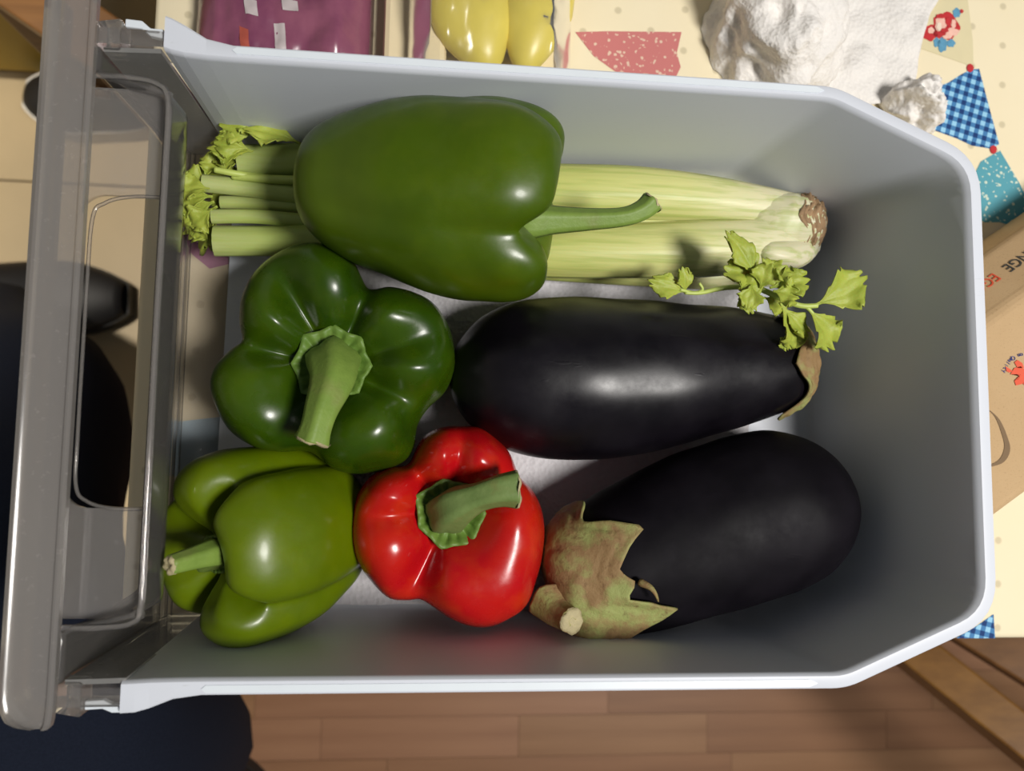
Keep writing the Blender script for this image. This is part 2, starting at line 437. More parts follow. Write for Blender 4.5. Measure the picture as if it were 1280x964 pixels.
printed('pennant', [(1195, 798), (1222, 782), (1242, 768), (1244, 798)], M['gingham'], label='blue gingham pennant at the cloth edge')
printed('pennant', [(228, 292), (283, 296), (287, 330), (262, 336), (240, 318)], M['purplepen'])
printed('pennant', [(215, 528), (286, 520), (292, 590), (215, 596)], M['bluepen'])
def blob(cx, cy, rx, ry, n=30, j=.12, ph=0):
    return [(cx + rx * math.cos(2 * pi * k / n) * (1 + j * math.sin(5 * 2 * pi * k / n + ph)), cy + ry * math.sin(2 * pi * k / n) * (1 + j * math.cos(5 * 2 * pi * k / n + ph))) for k in range(n)]
for (cx, cy, rx, ry, m_, lf, nm) in ((1182, 33, 17, 17, 'printred', .0005, 'rose_petal'), (1162, 41, 10, 10, 'printred', .0005, 'rose_petal'),
        (1176, 30, 7, 10, 'printpink', .0007, 'rose_petal'), (1190, 40, 9, 5, 'printpink', .0007, 'rose_petal'), (1164, 38, 4, 4, 'printpink', .0007, 'rose_petal'),
        (1186, 27, 4, 6, 'printred', .0009, 'rose_petal'), (1176, 20, 6, 3, 'printred', .0010, 'rose_petal'), (1181, 38, 5, 3, 'printred', .0010, 'rose_petal'), (1192, 30, 3, 6, 'printpink', .0009, 'rose_petal'), (1174, 33, 3, 5, 'rosepale', .0010, 'rose_petal'), (1184, 46, 6, 2.5, 'printpink', .0009, 'rose_petal'),
        (1178, 56, 6, 9, 'printblue', .0006, 'rose_leaf'), (1171, 53, 4, 6, 'printblue', .0006, 'rose_leaf'), (1189, 54, 5, 5, 'printblue', .0006, 'rose_leaf'), (1196, 16, 5, 6, 'printblue', .0006, 'rose_leaf'),
        (1202, 14, 2.5, 2.5, 'printred', .0006, 'rose_bud')):
    printed(nm, blob(cx, cy, rx, ry, ph=cx), M[m_], rosep, lf)
for cx, cy in ((1213, 85), (1242, 187)):
    printed('red_knot', blob(cx, cy, 4.5, 5.5, 8, .1), M['printred'], cloth, .0006)

# ================================================================== DRAWER
ZR = .13
drawer = thing('fridge_drawer', 'grey white plastic fridge drawer with clear front handle holding vegetables', 'drawer', (.07, .0345, -.003))
def rounded(pts, rad, n=6):
    out = [Vector(pts[0])]
    for i in range(1, len(pts) - 1):
        p, a, b = Vector(pts[i]), Vector(pts[i - 1]), Vector(pts[i + 1])
        da, db = (a - p).normalized(), (b - p).normalized()
        ang = da.angle(db); t = rad[i] / math.tan(ang / 2)
        s, e = p + da * t, p + db * t
        for k in range(n + 1):
            u = k / n; out.append((1 - u) ** 2 * s + 2 * u * (1 - u) * p + u * u * e)
    out.append(Vector(pts[-1])); return out
core = [(-.131, .1786), (-.128, .1776), (-.122, .1765), (-.112, .1759), (-.100, .1757), (.1945, .1757), (.2665, .1455), (.2700, -.0770), (.1975, -.1075),
        (-.100, -.1075), (-.112, -.1076), (-.122, -.1078), (-.128, -.1081), (-.134, -.1084)]
rad = [0, .001, .001, .001, .001, .030, .022, .022, .030, .001, .001, .001, .001, 0]
core = [Vector(p) for p in core]
EN = []
for a, b in zip(core, core[1:]):
    t = (b - a).normalized(); n_ = Vector((-t.y, t.x))
    if max(a.x, b.x) <= -.099: n_ = Vector((0, 1 if a.y > 0 else -1))
    EN.append(n_)
def flare(p):   # the rim widens to a gusset next to the clear front
    return (.0092 if p.y > 0 else .0066) * smooth(-.100, -.129, p.x) ** 1.5
def layer(off, fl=0.0):
    """outline offset by off(edge normal); corners keep one point count so layers loft"""
    pts = []
    for i, p in enumerate(core):
        n1 = EN[max(i - 1, 0)]; n2 = EN[min(i, len(EN) - 1)]
        o1, o2 = off(n1) + fl * flare(p), off(n2) + fl * flare(p)
        det = n1.x * n2.y - n1.y * n2.x
        if abs(det) < .15: d_ = (n1 + n2).normalized() * (o1 + o2) / 2
        else: d_ = Vector(((o1 * n2.y - o2 * n1.y) / det, (n1.x * o2 - n2.x * o1) / det))
        pts.append(p + d_)
    om = off(Vector((0, 1)))
    rr_ = [max(.0008, r + om) if r > .002 else r * .6 for r in rad]
    ro = rounded(pts, rr_)
    out = []
    for a, b, k in zip(ro, ro[1:], CNT):
        out += [a + (b - a) * (i / k) for i in range(k)]
    return out + [ro[-1]]
CNT = [max(1, int((b - a).length / .02)) for a, b in zip(rounded(core, rad), rounded(core, rad)[1:])]
def dr(n): return .0035 + .0165 * max(0, n.x) ** 1.3
LAY = []
fr = .010
for k in range(6):      # fillet into the floor
    a = pi / 2 * k / 5
    LAY.append((lambda n, a=a: -dr(n) - fr + fr * math.sin(a), fr - fr * math.cos(a), 0))
LAY += [(lambda n: -dr(n) * .55, .065, 0), (lambda n: -dr(n) * .08, .1265, 0), (lambda n: 0, .1288, 0), (lambda n: .0011, .1300, 0), (lambda n: .0060, .1300, 1), (lambda n: .0070, .1292, 1),
        (lambda n: .0072, .1265, 1), (lambda n: .0072, .1170, 1), (lambda n: .0056, .1170, .8), (lambda n: .0054, .1265, .6), (lambda n: .0024, .1262, 0), (lambda n: .0024 - dr(n) * .5, .065, 0),
        (lambda n: -dr(n) + .0022, .010, 0), (lambda n: -dr(n) - .004, -.0028, 0), (lambda n: -dr(n) - .010, -.0030, 0)]
layers = [[(q.x, q.y, z) for q in layer(o_, f_)] for o_, z, f_ in LAY]
npf = len(layers); npt_ = len(layers[0])
V = [layers[k][i] for i in range(npt_) for k in range(npf)]
F = grid_faces(npt_, npf)
F.append(tuple(range(npf))); F.append(tuple((npt_ - 1) * npf + k for k in range(npf))[::-1])
F.append(tuple(i * npf for i in range(npt_))[::-1]); F.append(tuple(i * npf + npf - 1 for i in range(npt_)))
body = obj('body', V, F, M['white'], drawer)
m = body.modifiers.new('e', 'EDGE_SPLIT'); m.split_angle = math.radians(40)

# clear front: sheet with a scooped hand pocket
FX = -.1605; PY0, PY1 = -.084, .1625
def scoop(y): return smooth(PY0 - .004, PY0 + .006, y) * (1 - smooth(PY1 - .006, PY1 + .004, y))
ys = [-.1090 + k * (.1775 + .1090) / 110 for k in range(111)]
zs = [-.001 + k * .131 / 30 for k in range(31)]
V = []
for y in ys:
    for z in zs:
        V.append((FX + .004 * (1 - z / .13) + .0325 * scoop(y) * smooth(.035, .112, z), y, z))
front = obj('front_panel', V, grid_faces(len(ys), len(zs)), M['clear'], drawer); solid(front, .0022, 0)
front['label'] = 'clear grey plastic front'
# handle bar along the outer edge: channel profile
bar = [(-.1600, .1300), (-.1600, .1335), (-.1612, .1347), (-.1622, .1347), (-.1634, .1325), (-.1790, .1325), (-.1810, .1340), (-.1828, .1335), (-.1838, .1315), (-.1838, .108),
       (-.1822, .108), (-.1820, .1290), (-.1790, .1305), (-.1634, .1305)]
by = [-.127, -.1262, -.124, -.120, -.115] + [-.11 + k * .02 for k in range(16)] + [.205]
V = []
for k, y in enumerate(by):
    sh = [.012, .0075, .0035, .0012, .0003][k] if k < 5 else 0
    for x, z in bar:
        V.append((x + sh * (1 if x < -.172 else -.15), y, z))
nb = len(bar); F = grid_faces(len(by), nb, True); F.append(tuple(range(nb))[::-1]); F.append(tuple((len(by) - 1) * nb + k for k in range(nb)))
hb = obj('handle_bar', V, F, M['clear_top'], drawer); m = hb.modifiers.new('e', 'EDGE_SPLIT'); m.split_angle = math.radians(40)
# pocket top webs with the hand hole between them
HY0, HY1 = -.034, .1105
def web(ya, yb, hole_up):
    x0, x1 = -.1660, -.1290
    n = 8; r = .009; rim = []
    if hole_up:   # lower web: its hole edge faces +y
        rim = [(x0, ya), (x1, ya), (x1, yb)] + [(x0 + r * 1.2 - r * 1.2 * math.sin(pi / 2 * k / n), yb + (r - r * math.cos(pi / 2 * k / n))) for k in range(n + 1)]
    else:
        rim = [(x0, yb), (x1, yb), (x1, ya)] + [(x0 + r * 1.2 - r * 1.2 * math.sin(pi / 2 * k / n), ya - (r - r * math.cos(pi / 2 * k / n))) for k in range(n + 1)]
    return prism(rim, .1200, .1222)
for ya, yb, h in ((PY0 + .001, HY0, True), (HY1, PY1 - .001, False)):
    V, F = web(ya, yb, h); obj('pocket_web', V, F, M['clear'], drawer, True)
# rounded rim bead that outlines the pocket, and the bright lip of the hand hole
def bead(pts, r, name, mat, n=60):
    path_ = catmull(pts, n); V, F = tube(path_, [r] * n, 8); return obj(name, V, F, mat, drawer)
bead([(-.160, PY1 + .001, .1305), (-.145, PY1 + .001, .1305), (-.133, PY1 - .001, .1305), (-.1275, PY1 - .009, .1305), (-.1270, .12, .1305), (-.1272, .04, .1305),
      (-.1270, -.04, .1305), (-.1272, PY0 + .009, .1305), (-.131, PY0 + .001, .1305), (-.145, PY0 - .001, .1305), (-.160, PY0 - .001, .1305)], .0014, 'pocket_rim', M['clear'], 120)
bead([(-.1300, HY1, .1222), (-.145, HY1 - .0005, .1222), (-.156, HY1 - .004, .1222), (-.1612, HY1 - .012, .1222), (-.1618, .06, .1222), (-.1618, 0, .1222),
      (-.1612, HY0 + .010, .1222), (-.156, HY0 + .003, .1222), (-.145, HY0, .1222), (-.1300, HY0, .1222)], .0009, 'hand_hole_lip', M['clear'], 100)
# clear base strip and cheeks
V, F = prism([(-.1565, -.1085), (-.1215, -.103), (-.1215, .1715), (-.1565, .1770)], -.0030, -.0002); obj('base_strip', V, F, M['clear'], drawer, True)
for y0, y1, s in ((.1770, .1780, 1), (-.1088, -.1092, -1)):
    V = []
    for z in (-.001, .1285): V += [(-.158, y0, z), (-.1325, y1 if s > 0 else y1 + .001, z)]
    solid(obj('cheek', V, [(0, 1, 3, 2)], M['clear_cheek'], drawer, True), .0022)
    # clip housing along the top of the cheek with a white clip tongue inside
    V, F = box_verts(-.1465, y0 + s * .0065, .1215, .030, .0085, .016); bevel(obj('clip_housing', V, F, M['clear'], drawer, True), .0012)
    yy = y0 + s * .0108
    V, F = prism([(-.1500, yy - .0017), (-.1425, yy - .0013), (-.1385, yy - .0030), (-.1325, yy - .0030), (-.1325, yy + .0008), (-.1385, yy + .0006), (-.1425, yy + .0026), (-.1500, yy + .0022)] if s < 0 else
                 [(-.1500, yy + .0017), (-.1425, yy + .0013), (-.1385, yy - .0018), (-.1325, yy - .0028), (-.1325, yy + .0018), (-.1385, yy + .0018), (-.1425, yy + .0052), (-.1500, yy + .0056)], .1235, .1270)
    bevel(obj('clip', V, F, M['clip'], drawer, True), .0006)
    # shoulder closing the end of the handle bar
    V, F = prism([(-.1605, y0), (-.1605, y0 + s * .0125), (-.150, y0 + s * .0145), (-.1505, y0)], .1180, .1310); bevel(obj('bar_end', V, F, M['clear'], drawer, True), .001)

# pale inserts let into the rim
for y0, y1, x1 in ((.1783, .1816, .186), (-.1134, -.1101, .180)):
    V, F = prism([(-.098, y0), (x1, y0), (x1 + .004, (y0 + y1) / 2), (x1, y1), (-.098, y1), (-.100, (y0 + y1) / 2)], .1296, .13035); obj('rim_insert', V, F, M['clip'], drawer, True)
# paper lining
V = []; nx, ny = 70, 56
for i in range(nx):
    for j in range(ny):
        x = -.085 + .287 * i / (nx - 1); y = -.1065 + .235 * j / (ny - 1)
        x += .004 * math.sin(y * 40) * (i > nx - 3)
        V.append((x, y, .0022 + .0018 * (fbm((x, y, 1), 24, 3)) + .0012 * smooth(-.095, -.107, y)))
liner = obj('paper_liner', V, grid_faces(nx, ny), M['liner'], None, origin=(.06, .01, .001)); solid(liner, .0005)
tag(liner, 'white embossed kitchen paper lining the bottom of the drawer', 'paper')

# ================================================================== PEPPERS
UPR = [(0, .79, 0, 0), (.15, .79, 0, 0), (.27, .82, .0, .15), (.40, .91, .03, .8), (.54, .985, .06, 1.15), (.69, 1.0, .10, 1.15), (.83, .945, .13, .8), (.94, .83, .15, .35), (1.0, .66, .15, .05),
       (.985, .48, .14, 0), (.91, .28, .12, 0), (.77, .12, .10, 0), (.56, .02, .08, -.25), (.30, .0, .05, -.25), (.0, .05, 0, 0)]
def ginterp(pts, th):
    """periodic smooth interpolation of (angle, radius)"""
    n = len(pts); th %= 2 * pi
    for i in range(n):
        a0, r0 = pts[i]; a1, r1 = pts[(i + 1) % n]
        if i == n - 1: a1 += 2 * pi
        t_ = th if th >= pts[0][0] else th + 2 * pi
        if a0 <= t_ <= a1:
            rm = pts[i - 1][1]; rp = pts[(i + 2) % n][1]; t = (t_ - a0) / max(a1 - a0, 1e-6)
            return .5 * (2 * r0 + (r1 - rm) * t + (2 * rm - 5 * r0 + 4 * r1 - rp) * t * t + (3 * r0 - rm - 3 * r1 + rp) * t ** 3)
    return pts[0][1]
def pepper_body(mat, parent, mx, Rf, grooves, profile, length, depth, krs, rough_amp=.0012, nth=144, ns=72, taperx=None):
    pr = catmull(profile, ns); V = []
    Rm = sum(Rf(2 * pi * j / nth) for j in range(nth)) / nth
    for k in range(ns):
        rho, h, kr, kz = pr[k]; mixr = smooth(.25, .85, rho)
        for j in range(nth):
            th = 2 * pi * j / nth
            G = 0
            for a, d_, wd in grooves:
                dd = (th - a + pi) % (2 * pi) - pi
                G = max(G, d_ * math.exp(-(abs(dd) / wd) ** 1.6))
            R = Rm + (Rf(th) - Rm) * mixr
            r = max(0, rho) * R * (1 - G * kr * krs)
            z = h * length - G * kz * depth
            b = rough_amp * fbm((r * math.cos(th), r * math.sin(th), z), 26, 2) * min(1, rho * 2)
            v = Vector(((r + b) * math.cos(th), (r + b) * math.sin(th), z + b * .5))
            if taperx: v = taperx(v)
            V.append(mx @ v)
    return obj('body', V, grid_faces(ns, nth, True), mat, parent)
def stem_part(parent, pts, radii, mat, n=22, rib=.10, nrib=5, cut=True, dome=.25):
    pr = catmull([(*p, r) for p, r in zip(pts, radii)], n)
    path_ = [Vector(p[:3]) for p in pr]; rd = [p[3] for p in pr]
    V, F = tube(path_, rd, 20, rib, nrib)
    s = obj('stem', V, F, mat, parent)
    if cut:
        d_ = (path_[-1] - path_[-2]).normalized(); a = d_.orthogonal().normalized(); b = d_.cross(a); V = []; c0 = path_[-1]
        for i, (q, hh) in enumerate(((1.03, -.0006), (1.0, .0004), (.7, .0011), (.35, .0004))):
            for k in range(16):
                an = 2 * pi * k / 16; jit = 1 + .07 * math.sin(3 * an + i) + .05 * math.sin(7 * an)
                V.append(c0 + (a * math.cos(an) + b * math.sin(an)) * rd[-1] * q * jit + d_ * (hh + .0006 * math.sin(5 * an)))
        F = grid_faces(4, 16, True) + [tuple(48 + k for k in range(16))]
        obj('cut_end', V, F, M['cut'], s)['label'] = 'pale dried cut end'
    return s
def calyx_part(parent, mx, R, npt, mat, lift, up, seed):
    rn = random.Random(seed); V = []; nr, nt = 9, 96
    ph = [rn.uniform(.9, 1.1) for _ in range(npt)]
    for i in range(nr):
        q = i / (nr - 1)
        for j in range(nt):
            th = 2 * pi * j / nt; u = th / (2 * pi) * npt; k = int(u) % npt; f = u - int(u)
            star = (ph[k] * (1 - f) + ph[(k + 1) % npt] * f) * (1 - .16 * math.sin(pi * f))
            r = R * (.25 + .75 * q * (star if q > .4 else 1))
            z = lift + .0035 * (1 - smooth(0, .35, q)) + up * smooth(.55, 1, q) + .0009 * math.sin(17 * th + 2 * q) * smooth(.3, .6, q) * (1 - smooth(.9, 1, q))
            V.append(mx @ Vector((r * math.cos(th), r * math.sin(th), z)))
    o = obj('calyx', V, grid_faces(nr, nt, True), mat, parent); solid(o, .0012); return o
def traced(px_list, zc, centre):
    pts = []
    for q in px_list:
        d_ = P(q[0], q[1], zc) - centre; pts.append((math.atan2(d_.y, d_.x) % (2 * pi), math.hypot(d_.x, d_.y)))
    pts.sort(); return pts
def dirang(cpx, tpx):   # groove angle from pixel direction
    return math.atan2(-(tpx[1] - cpx[1]), tpx[0] - cpx[0]) + ROLL

# dark green pepper, stem up
zt = .052; Hh = .094
c2 = P(418, 458, .075); c2.z = 0
z2 = lambda x, y: (260 + x / 3.324, 310 + y / 3.324)
out2 = [z2(*q) for q in [(150, 330), (165, 240), (220, 130), (320, 45), (430, 12), (530, 20), (610, 70), (665, 165), (700, 180), (770, 175), (870, 210), (955, 265), (1012, 350), (1030, 440), (1018, 540), (985, 610), (925, 665), (872, 740),
        (845, 830), (790, 890), (700, 925), (620, 935), (530, 915), (460, 868), (400, 852), (300, 855), (200, 830), (120, 770), (62, 680), (45, 590), (62, 500), (110, 430), (150, 398)]]
p2 = thing('bell_pepper', 'dark green bell pepper standing stem up left of centre below the biggest pepper', 'pepper', c2, 'bell peppers in the drawer')
tr2 = traced(out2, zt, c2)
cz2 = (530, 500)
gr2 = [(dirang(cz2, t), d_, w_) for t, d_, w_ in (((340, 170), .75, .22), ((650, 230), .8, .22), ((950, 372), .5, .24), ((880, 665), .8, .24), ((420, 860), 1.0, .32), ((160, 420), .9, .24))]
mx2 = Matrix.Translation((c2.x, c2.y, .003))
pepper_body(M['pep_dark'], p2, mx2, lambda th: ginterp(tr2, th), gr2, UPR, Hh, .015, .20, .0022)
calyx_part(p2, Matrix.Translation((c2.x, c2.y, .003 + .79 * Hh)), .0205, 8, M['calyx'], .0030, .0035, 5)
stem_part(p2, [(c2.x, c2.y, .074), (c2.x + .0005, c2.y - .0005, .084), tuple(P(416, 478, .098)), tuple(P(403, 512, .107)), tuple(P(396, 535, .110)), tuple(P(391, 552, .110))],
          [.0150, .0135, .0108, .0080, .0072, .0082], M['stem'])

# red pepper, stem up
c4 = P(562, 640, .072); c4.z = 0
z4 = lambda x, y: (430 + x / 3.444, 520 + y / 3.444)
out4 = [z4(*q) for q in [(283, 185), (310, 130), (360, 75), (430, 45), (500, 40), (580, 50), (650, 95), (700, 150), (730, 220), (748, 262), (785, 300), (830, 380), (848, 470), (840, 570), (810, 680), (760, 790), (690, 850), (620, 878), (540, 875), (460, 845),
        (390, 802), (328, 772), (270, 782), (200, 772), (130, 710), (80, 640), (45, 560), (35, 470), (45, 380), (80, 300), (130, 240), (200, 212), (255, 207)]]
p4 = thing('bell_pepper', 'glossy red bell pepper with curved green stem, the only red one', 'pepper', c4, 'bell peppers in the drawer')
tr4 = traced(out4, .045, c4)
cz4 = (450, 410)
gr4 = [(dirang(cz4, t), d_, w_) for t, d_, w_ in (((272, 200), .8, .30), ((497, 120), .35, .18), ((760, 270), .8, .30), ((325, 680), 1.0, .26), ((190, 418), .35, .20))]
pepper_body(M['pep_red'], p4, Matrix.Translation((c4.x, c4.y, .003)), lambda th: ginterp(tr4, th), gr4, UPR, .086, .016, .15, .0014)
calyx_part(p4, Matrix.Translation((c4.x, c4.y, .003 + .79 * .086)), .0195, 7, M['calyx'], .0032, .0040, 9)
stem_part(p4, [(c4.x - .001, c4.y, .068), (c4.x - .001, c4.y, .078), tuple(P(572, 632, .090)), tuple(P(598, 621, .098)), tuple(P(625, 613, .102)), tuple(P(646, 611, .102))],
          [.0118, .0112, .0098, .0072, .0080, .0094], M['stem_red'])

def frame(base, axis, roll):
    z = Vector(axis).normalized(); x = Vector((0, 0, 1)); x = (x - x.dot(z) * z).normalized(); y = z.cross(x)
    R_ = Matrix((x, y, z)).transposed().to_4x4()
    return Matrix.Translation(base) @ R_ @ Matrix.Rotation(roll, 4, 'Z')
# biggest pepper lying on the celery, stem to the right
SIDE1 = [(0, .855, 0, 0), (.14, .855, 0, 0), (.26, .875, 0, .2), (.40, .93, .02, .7), (.56, .985, .05, 1.0), (.74, 1.0, .08, 1.0), (.89, .955, .12, .6), (.98, .86, .13, .2), (1.0, .74, .10, 0), (.97, .58, .06, 0), (.89, .40, .04, 0), (.76, .23, .03, 0),
         (.58, .09, .02, 0), (.34, .012, .01, 0), (0, 0, 0, 0)]
z1c = .094
bA, bB = P(377, 222, z1c - .008), P(694, 262, z1c + .008)
ax1 = (bB - bA); L1 = ax1.length
p1 = thing('bell_pepper', 'largest mid green bell pepper lying on the celery, long stem pointing right', 'pepper', (bA + bB) / 2 + Vector((0, 0, -.05)), 'bell peppers in the drawer')
mx1 = frame(bA, ax1, 0.0)
R1 = PX(129, z1c)
def lob1(th): return R1 * (1 + .03 * math.cos(4 * th + pi) * .5)
gr1 = [(a, 1.0, .22) for a in (.62, pi - .95, pi + .72, 2 * pi - 1.05)]
pepper_body(M['pep_big'], p1, mx1, lob1, gr1, SIDE1, L1, .016, 1.0, .0022)
inv1 = mx1.to_3x3()
sb = mx1 @ Vector((0.0, 0, .845 * L1))
calyx_part(p1, mx1 @ Matrix.Translation((0, 0, .855 * L1)), .0135, 6, M['calyx'], .0020, .002, 3)
stem_part(p1, [tuple(sb), tuple(P(655, 275, z1c + .012)), tuple(P(690, 276, z1c + .012)), tuple(P(735, 275, z1c + .013)), tuple(P(778, 272, z1c + .014)), tuple(P(802, 264, z1c + .014)), tuple(P(815, 253, z1c + .014))],
          [.0105, .0100, .0072, .0056, .0048, .0052, .0058], M['stem'], 30)

# olive green pepper lying at the lower left, stem towards the left
SIDE3 = [(0, .84, 0, 0), (.12, .84, 0, 0), (.24, .86, 0, .3), (.38, .93, .03, .9), (.54, .99, .06, 1.1), (.70, 1.0, .10, 1.1), (.85, .95, .14, .7), (.96, .85, .17, .25), (1.0, .70, .17, 0), (.98, .52, .14, 0), (.90, .32, .10, 0), (.76, .15, .07, 0),
         (.55, .04, .04, 0), (.3, 0, .02, 0), (0, .02, 0, 0)]
st3 = P(286, 688, .074); L3 = .098
a3 = Vector((-.68, -.17, .70)).normalized()
base3 = st3 - a3 * (.80 * L3)
p3 = thing('bell_pepper', 'olive green bell pepper lying in the lower left corner, stem pointing at the clear front', 'pepper', (base3.x - .02, base3.y, .004), 'bell peppers in the drawer')
mx3 = frame(base3, a3, 0)
R3 = .0490
def lob3(th): return R3 * (1 + .05 * math.cos(th - pi / 2) ** 2)
gr3 = [(a, d_, w_) for a, d_, w_ in ((.95, 1.0, .17), (2.15, .9, .18), (-.85 + 2 * pi, 1.1, .17), (2 * pi - 2.2, .9, .2))]
pepper_body(M['pep_mid'], p3, mx3, lob3, gr3, SIDE3, L3, .020, 1.0, .0016)
calyx_part(p3, mx3 @ Matrix.Translation((0, 0, .84 * L3)), .0115, 6, M['calyx'], .0018, .002, 4)
stem_part(p3, [tuple(mx3 @ Vector((0, 0, .83 * L3))), tuple(mx3 @ Vector((0, 0, .92 * L3))), tuple(P(266, 692, .097)), tuple(P(240, 699, .108)), tuple(P(212, 707, .117))],
          [0.0085, .0078, .0066, .0052, .0044], M['stem'])

# ================================================================== AUBERGINES
def aubergine(label, A, B, R, prof_, bow, squash, lobes, stem_pts, stem_r, cal_from, seed, skin, skirt=1.0):
    A, B = Vector(A), Vector(B); d_ = (B - A); L = d_.length; t_ = d_.normalized()
    up = Vector((0, 0, 1)); up = (up - up.dot(t_) * t_).normalized(); sd = t_.cross(up)
    root = thing('aubergine', label, 'aubergine', (A + B) / 2 + Vector((0, 0, -R * squash + .001)), 'aubergines in the drawer')
    pr = catmull(prof_, 90)
    def S(k, th, off=0):
        t, r = pr[k]
        c = A + d_ * t + sd * (bow * math.sin(pi * t))
        rr_ = r * R * (1 + .012 * math.cos(3 * th + seed)) + .0012 * fbm((t * 3, math.cos(th), math.sin(th) + seed), 1.6, 2) * min(1, r * 2) + off
        return c + sd * (rr_ * math.cos(th)) + up * (rr_ * squash * math.sin(th)) + t_ * (off * .6 * smooth(.9, 1, t))
    nt = 96
    V = [S(k, 2 * pi * j / nt) for k in range(90) for j in range(nt)]
    obj('body', V, grid_faces(90, nt, True), skin, root)
    # calyx draped over the end
    rows = 22; V = []
    tl = [p[0] for p in pr]
    def kat(t):
        i = 0
        while i < 88 and tl[i + 1] < t: i += 1
        return i, min(1, max(0, (t - tl[i]) / max(1e-6, tl[i + 1] - tl[i])))
    for i in range(rows):
        q = i / (rows - 1)
        for j in range(nt):
            th = 2 * pi * j / nt
            reach = cal_from
            for a, ln, wd in lobes:
                dd = abs((th - a + pi) % (2 * pi) - pi)
                reach = max(reach, cal_from + ln * max(0, 1 - dd / wd) ** 1.1)
            tt = 1.0 - reach * q * (1 + .10 * noise.noise(Vector((math.cos(th) * 5, math.sin(th) * 5, seed))))
            k0, f = kat(tt)
            off = .0016 + .0012 * fbm((th * 2, q * 4, seed), 1.5, 3) + .0016 * smooth(.75, 1, q) * (.5 + .5 * math.sin(5 * th + seed))
            off *= skirt
            p = S(k0, th, off) * (1 - f) + S(min(89, k0 + 1), th, off) * f
            V.append(p)
    cal = obj('calyx', V, grid_faces(rows, nt, True) + [tuple(range(nt))], M['eggcal'], root); solid(cal, .0014, 1)
    cal['label'] = 'withered green brown calyx'
    s = stem_part(root, stem_pts, stem_r, M['eggcal'], 18, .06, 5)
    return root
PROF = [(0, 0), (.012, .27), (.045, .52), (.10, .75), (.19, .93), (.30, 1.0), (.42, .995), (.55, .94), (.68, .85), (.80, .745), (.89, .655), (.945, .58), (.98, .47), (.997, .28), (1.0, .0)]
ze1 = .052
A1, B1 = P(561, 474, ze1), P(1003, 452, ze1 - .006)
e1 = aubergine('upper glossy black aubergine with celery leaves resting on its stem end', A1, B1, PX(104, ze1), PROF, .004, .94,
               [(.3, .06, .5), (1.5, .045, .5), (2.6, .05, .5), (3.9, .05, .5), (5.2, .07, .5)],
               [tuple(P(1000, 455, .046)), tuple(P(1006, 468, .040)), tuple(P(1000, 486, .030)), tuple(P(985, 500, .022)), tuple(P(968, 508, .018))],
               [.0110, .0085, .0052, .0042, .0048], .055, 2.0, M['egg'])
ze2 = .050
B2, A2 = P(690, 738, ze2 - .004), P(1062, 610, ze2)
PROF2 = [(0, 0), (.012, .27), (.045, .52), (.10, .75), (.19, .93), (.30, 1.0), (.42, 1.0), (.55, .965), (.68, .91), (.80, .845), (.89, .76), (.945, .66), (.98, .50), (.997, .28), (1.0, .0)]
e2 = aubergine('lower matte black aubergine with withered calyx next to the red pepper', A2, B2, PX(105, ze2), PROF2, .004, .92,
               [(1.10, .17, .50), (2.15, .19, .50), (1.62, .08, .7), (.25, .04, .5), (3.3, .06, .5), (4.3, .06, .5), (5.3, .06, .5)],
               [tuple(P(690, 752, .062)), tuple(P(697, 765, .070)), tuple(P(708, 773, .078)), tuple(P(715, 777, .083))],
               [.0130, .0088, .0070, .0068], .13, 5.0, M['egg2'], 1.2)

pr = catmull([tuple(P(*q)) for q in ((800, 728, .088), (812, 734, .092), (819, 742, .093), (823, 752, .090))], 12)
V, F = tube(pr, [.0022 * (1 - .8 * i / 11) for i in range(12)], 6); obj('calyx_tip', V, F, M['eggcal'], e2)
# ================================================================== CELERY
root_p = P(1012, 278, .034)
cel = thing('celery', 'pale green head of celery lying along the back wall beneath the largest pepper', 'celery', (root_p.x, root_p.y, .002))
def stalk(pts, n=40, thick=.36, ribs=9, mat=None, rot=0.0, open_=.9):
    """pts: (px, py, z, half width px) ; crescent section, round side up"""
    raw = [(*P(a, b, z), PX(hw, z)) for a, b, z, hw in pts]
    pr = catmull(raw, n); V = []; m_ = 34
    for i, q in enumerate(pr):
        p = Vector(q[:3]); w_ = q[3]
        t = (Vector(pr[min(i + 1, n - 1)][:3]) - Vector(pr[max(i - 1, 0)][:3])).normalized()
        s = t.cross(Vector((0, 0, 1))).normalized(); u = s.cross(t)
        s, u = s * math.cos(rot) + u * math.sin(rot), u * math.cos(rot) - s * math.sin(rot)
        half = m_ // 2
        for k in range(half):             # outer, ribbed
            a = -.12 + (pi + .24) * k / (half - 1)
            r = w_ * (1 + .030 * math.cos(ribs * 2 * a))
            V.append(p + s * (r * math.cos(a)) + u * (r * open_ * math.sin(a) - w_ * .35))
        for k in range(half):             # inner, hollow
            a = pi + .10 - (pi + .20) * k / (half - 1)
            r = w_ * (1 - thick)
            V.append(p + s * (r * math.cos(a)) + u * (r * open_ * math.sin(a) * .8 - w_ * .42))
    F = grid_faces(n, m_, True) + [tuple(range(m_))[::-1], tuple((n - 1) * m_ + k for k in range(m_))]
    o = obj('stalk', V, F, mat or M['celery'], cel)
    md = o.modifiers.new('e', 'EDGE_SPLIT'); md.split_angle = math.radians(60)
    return o
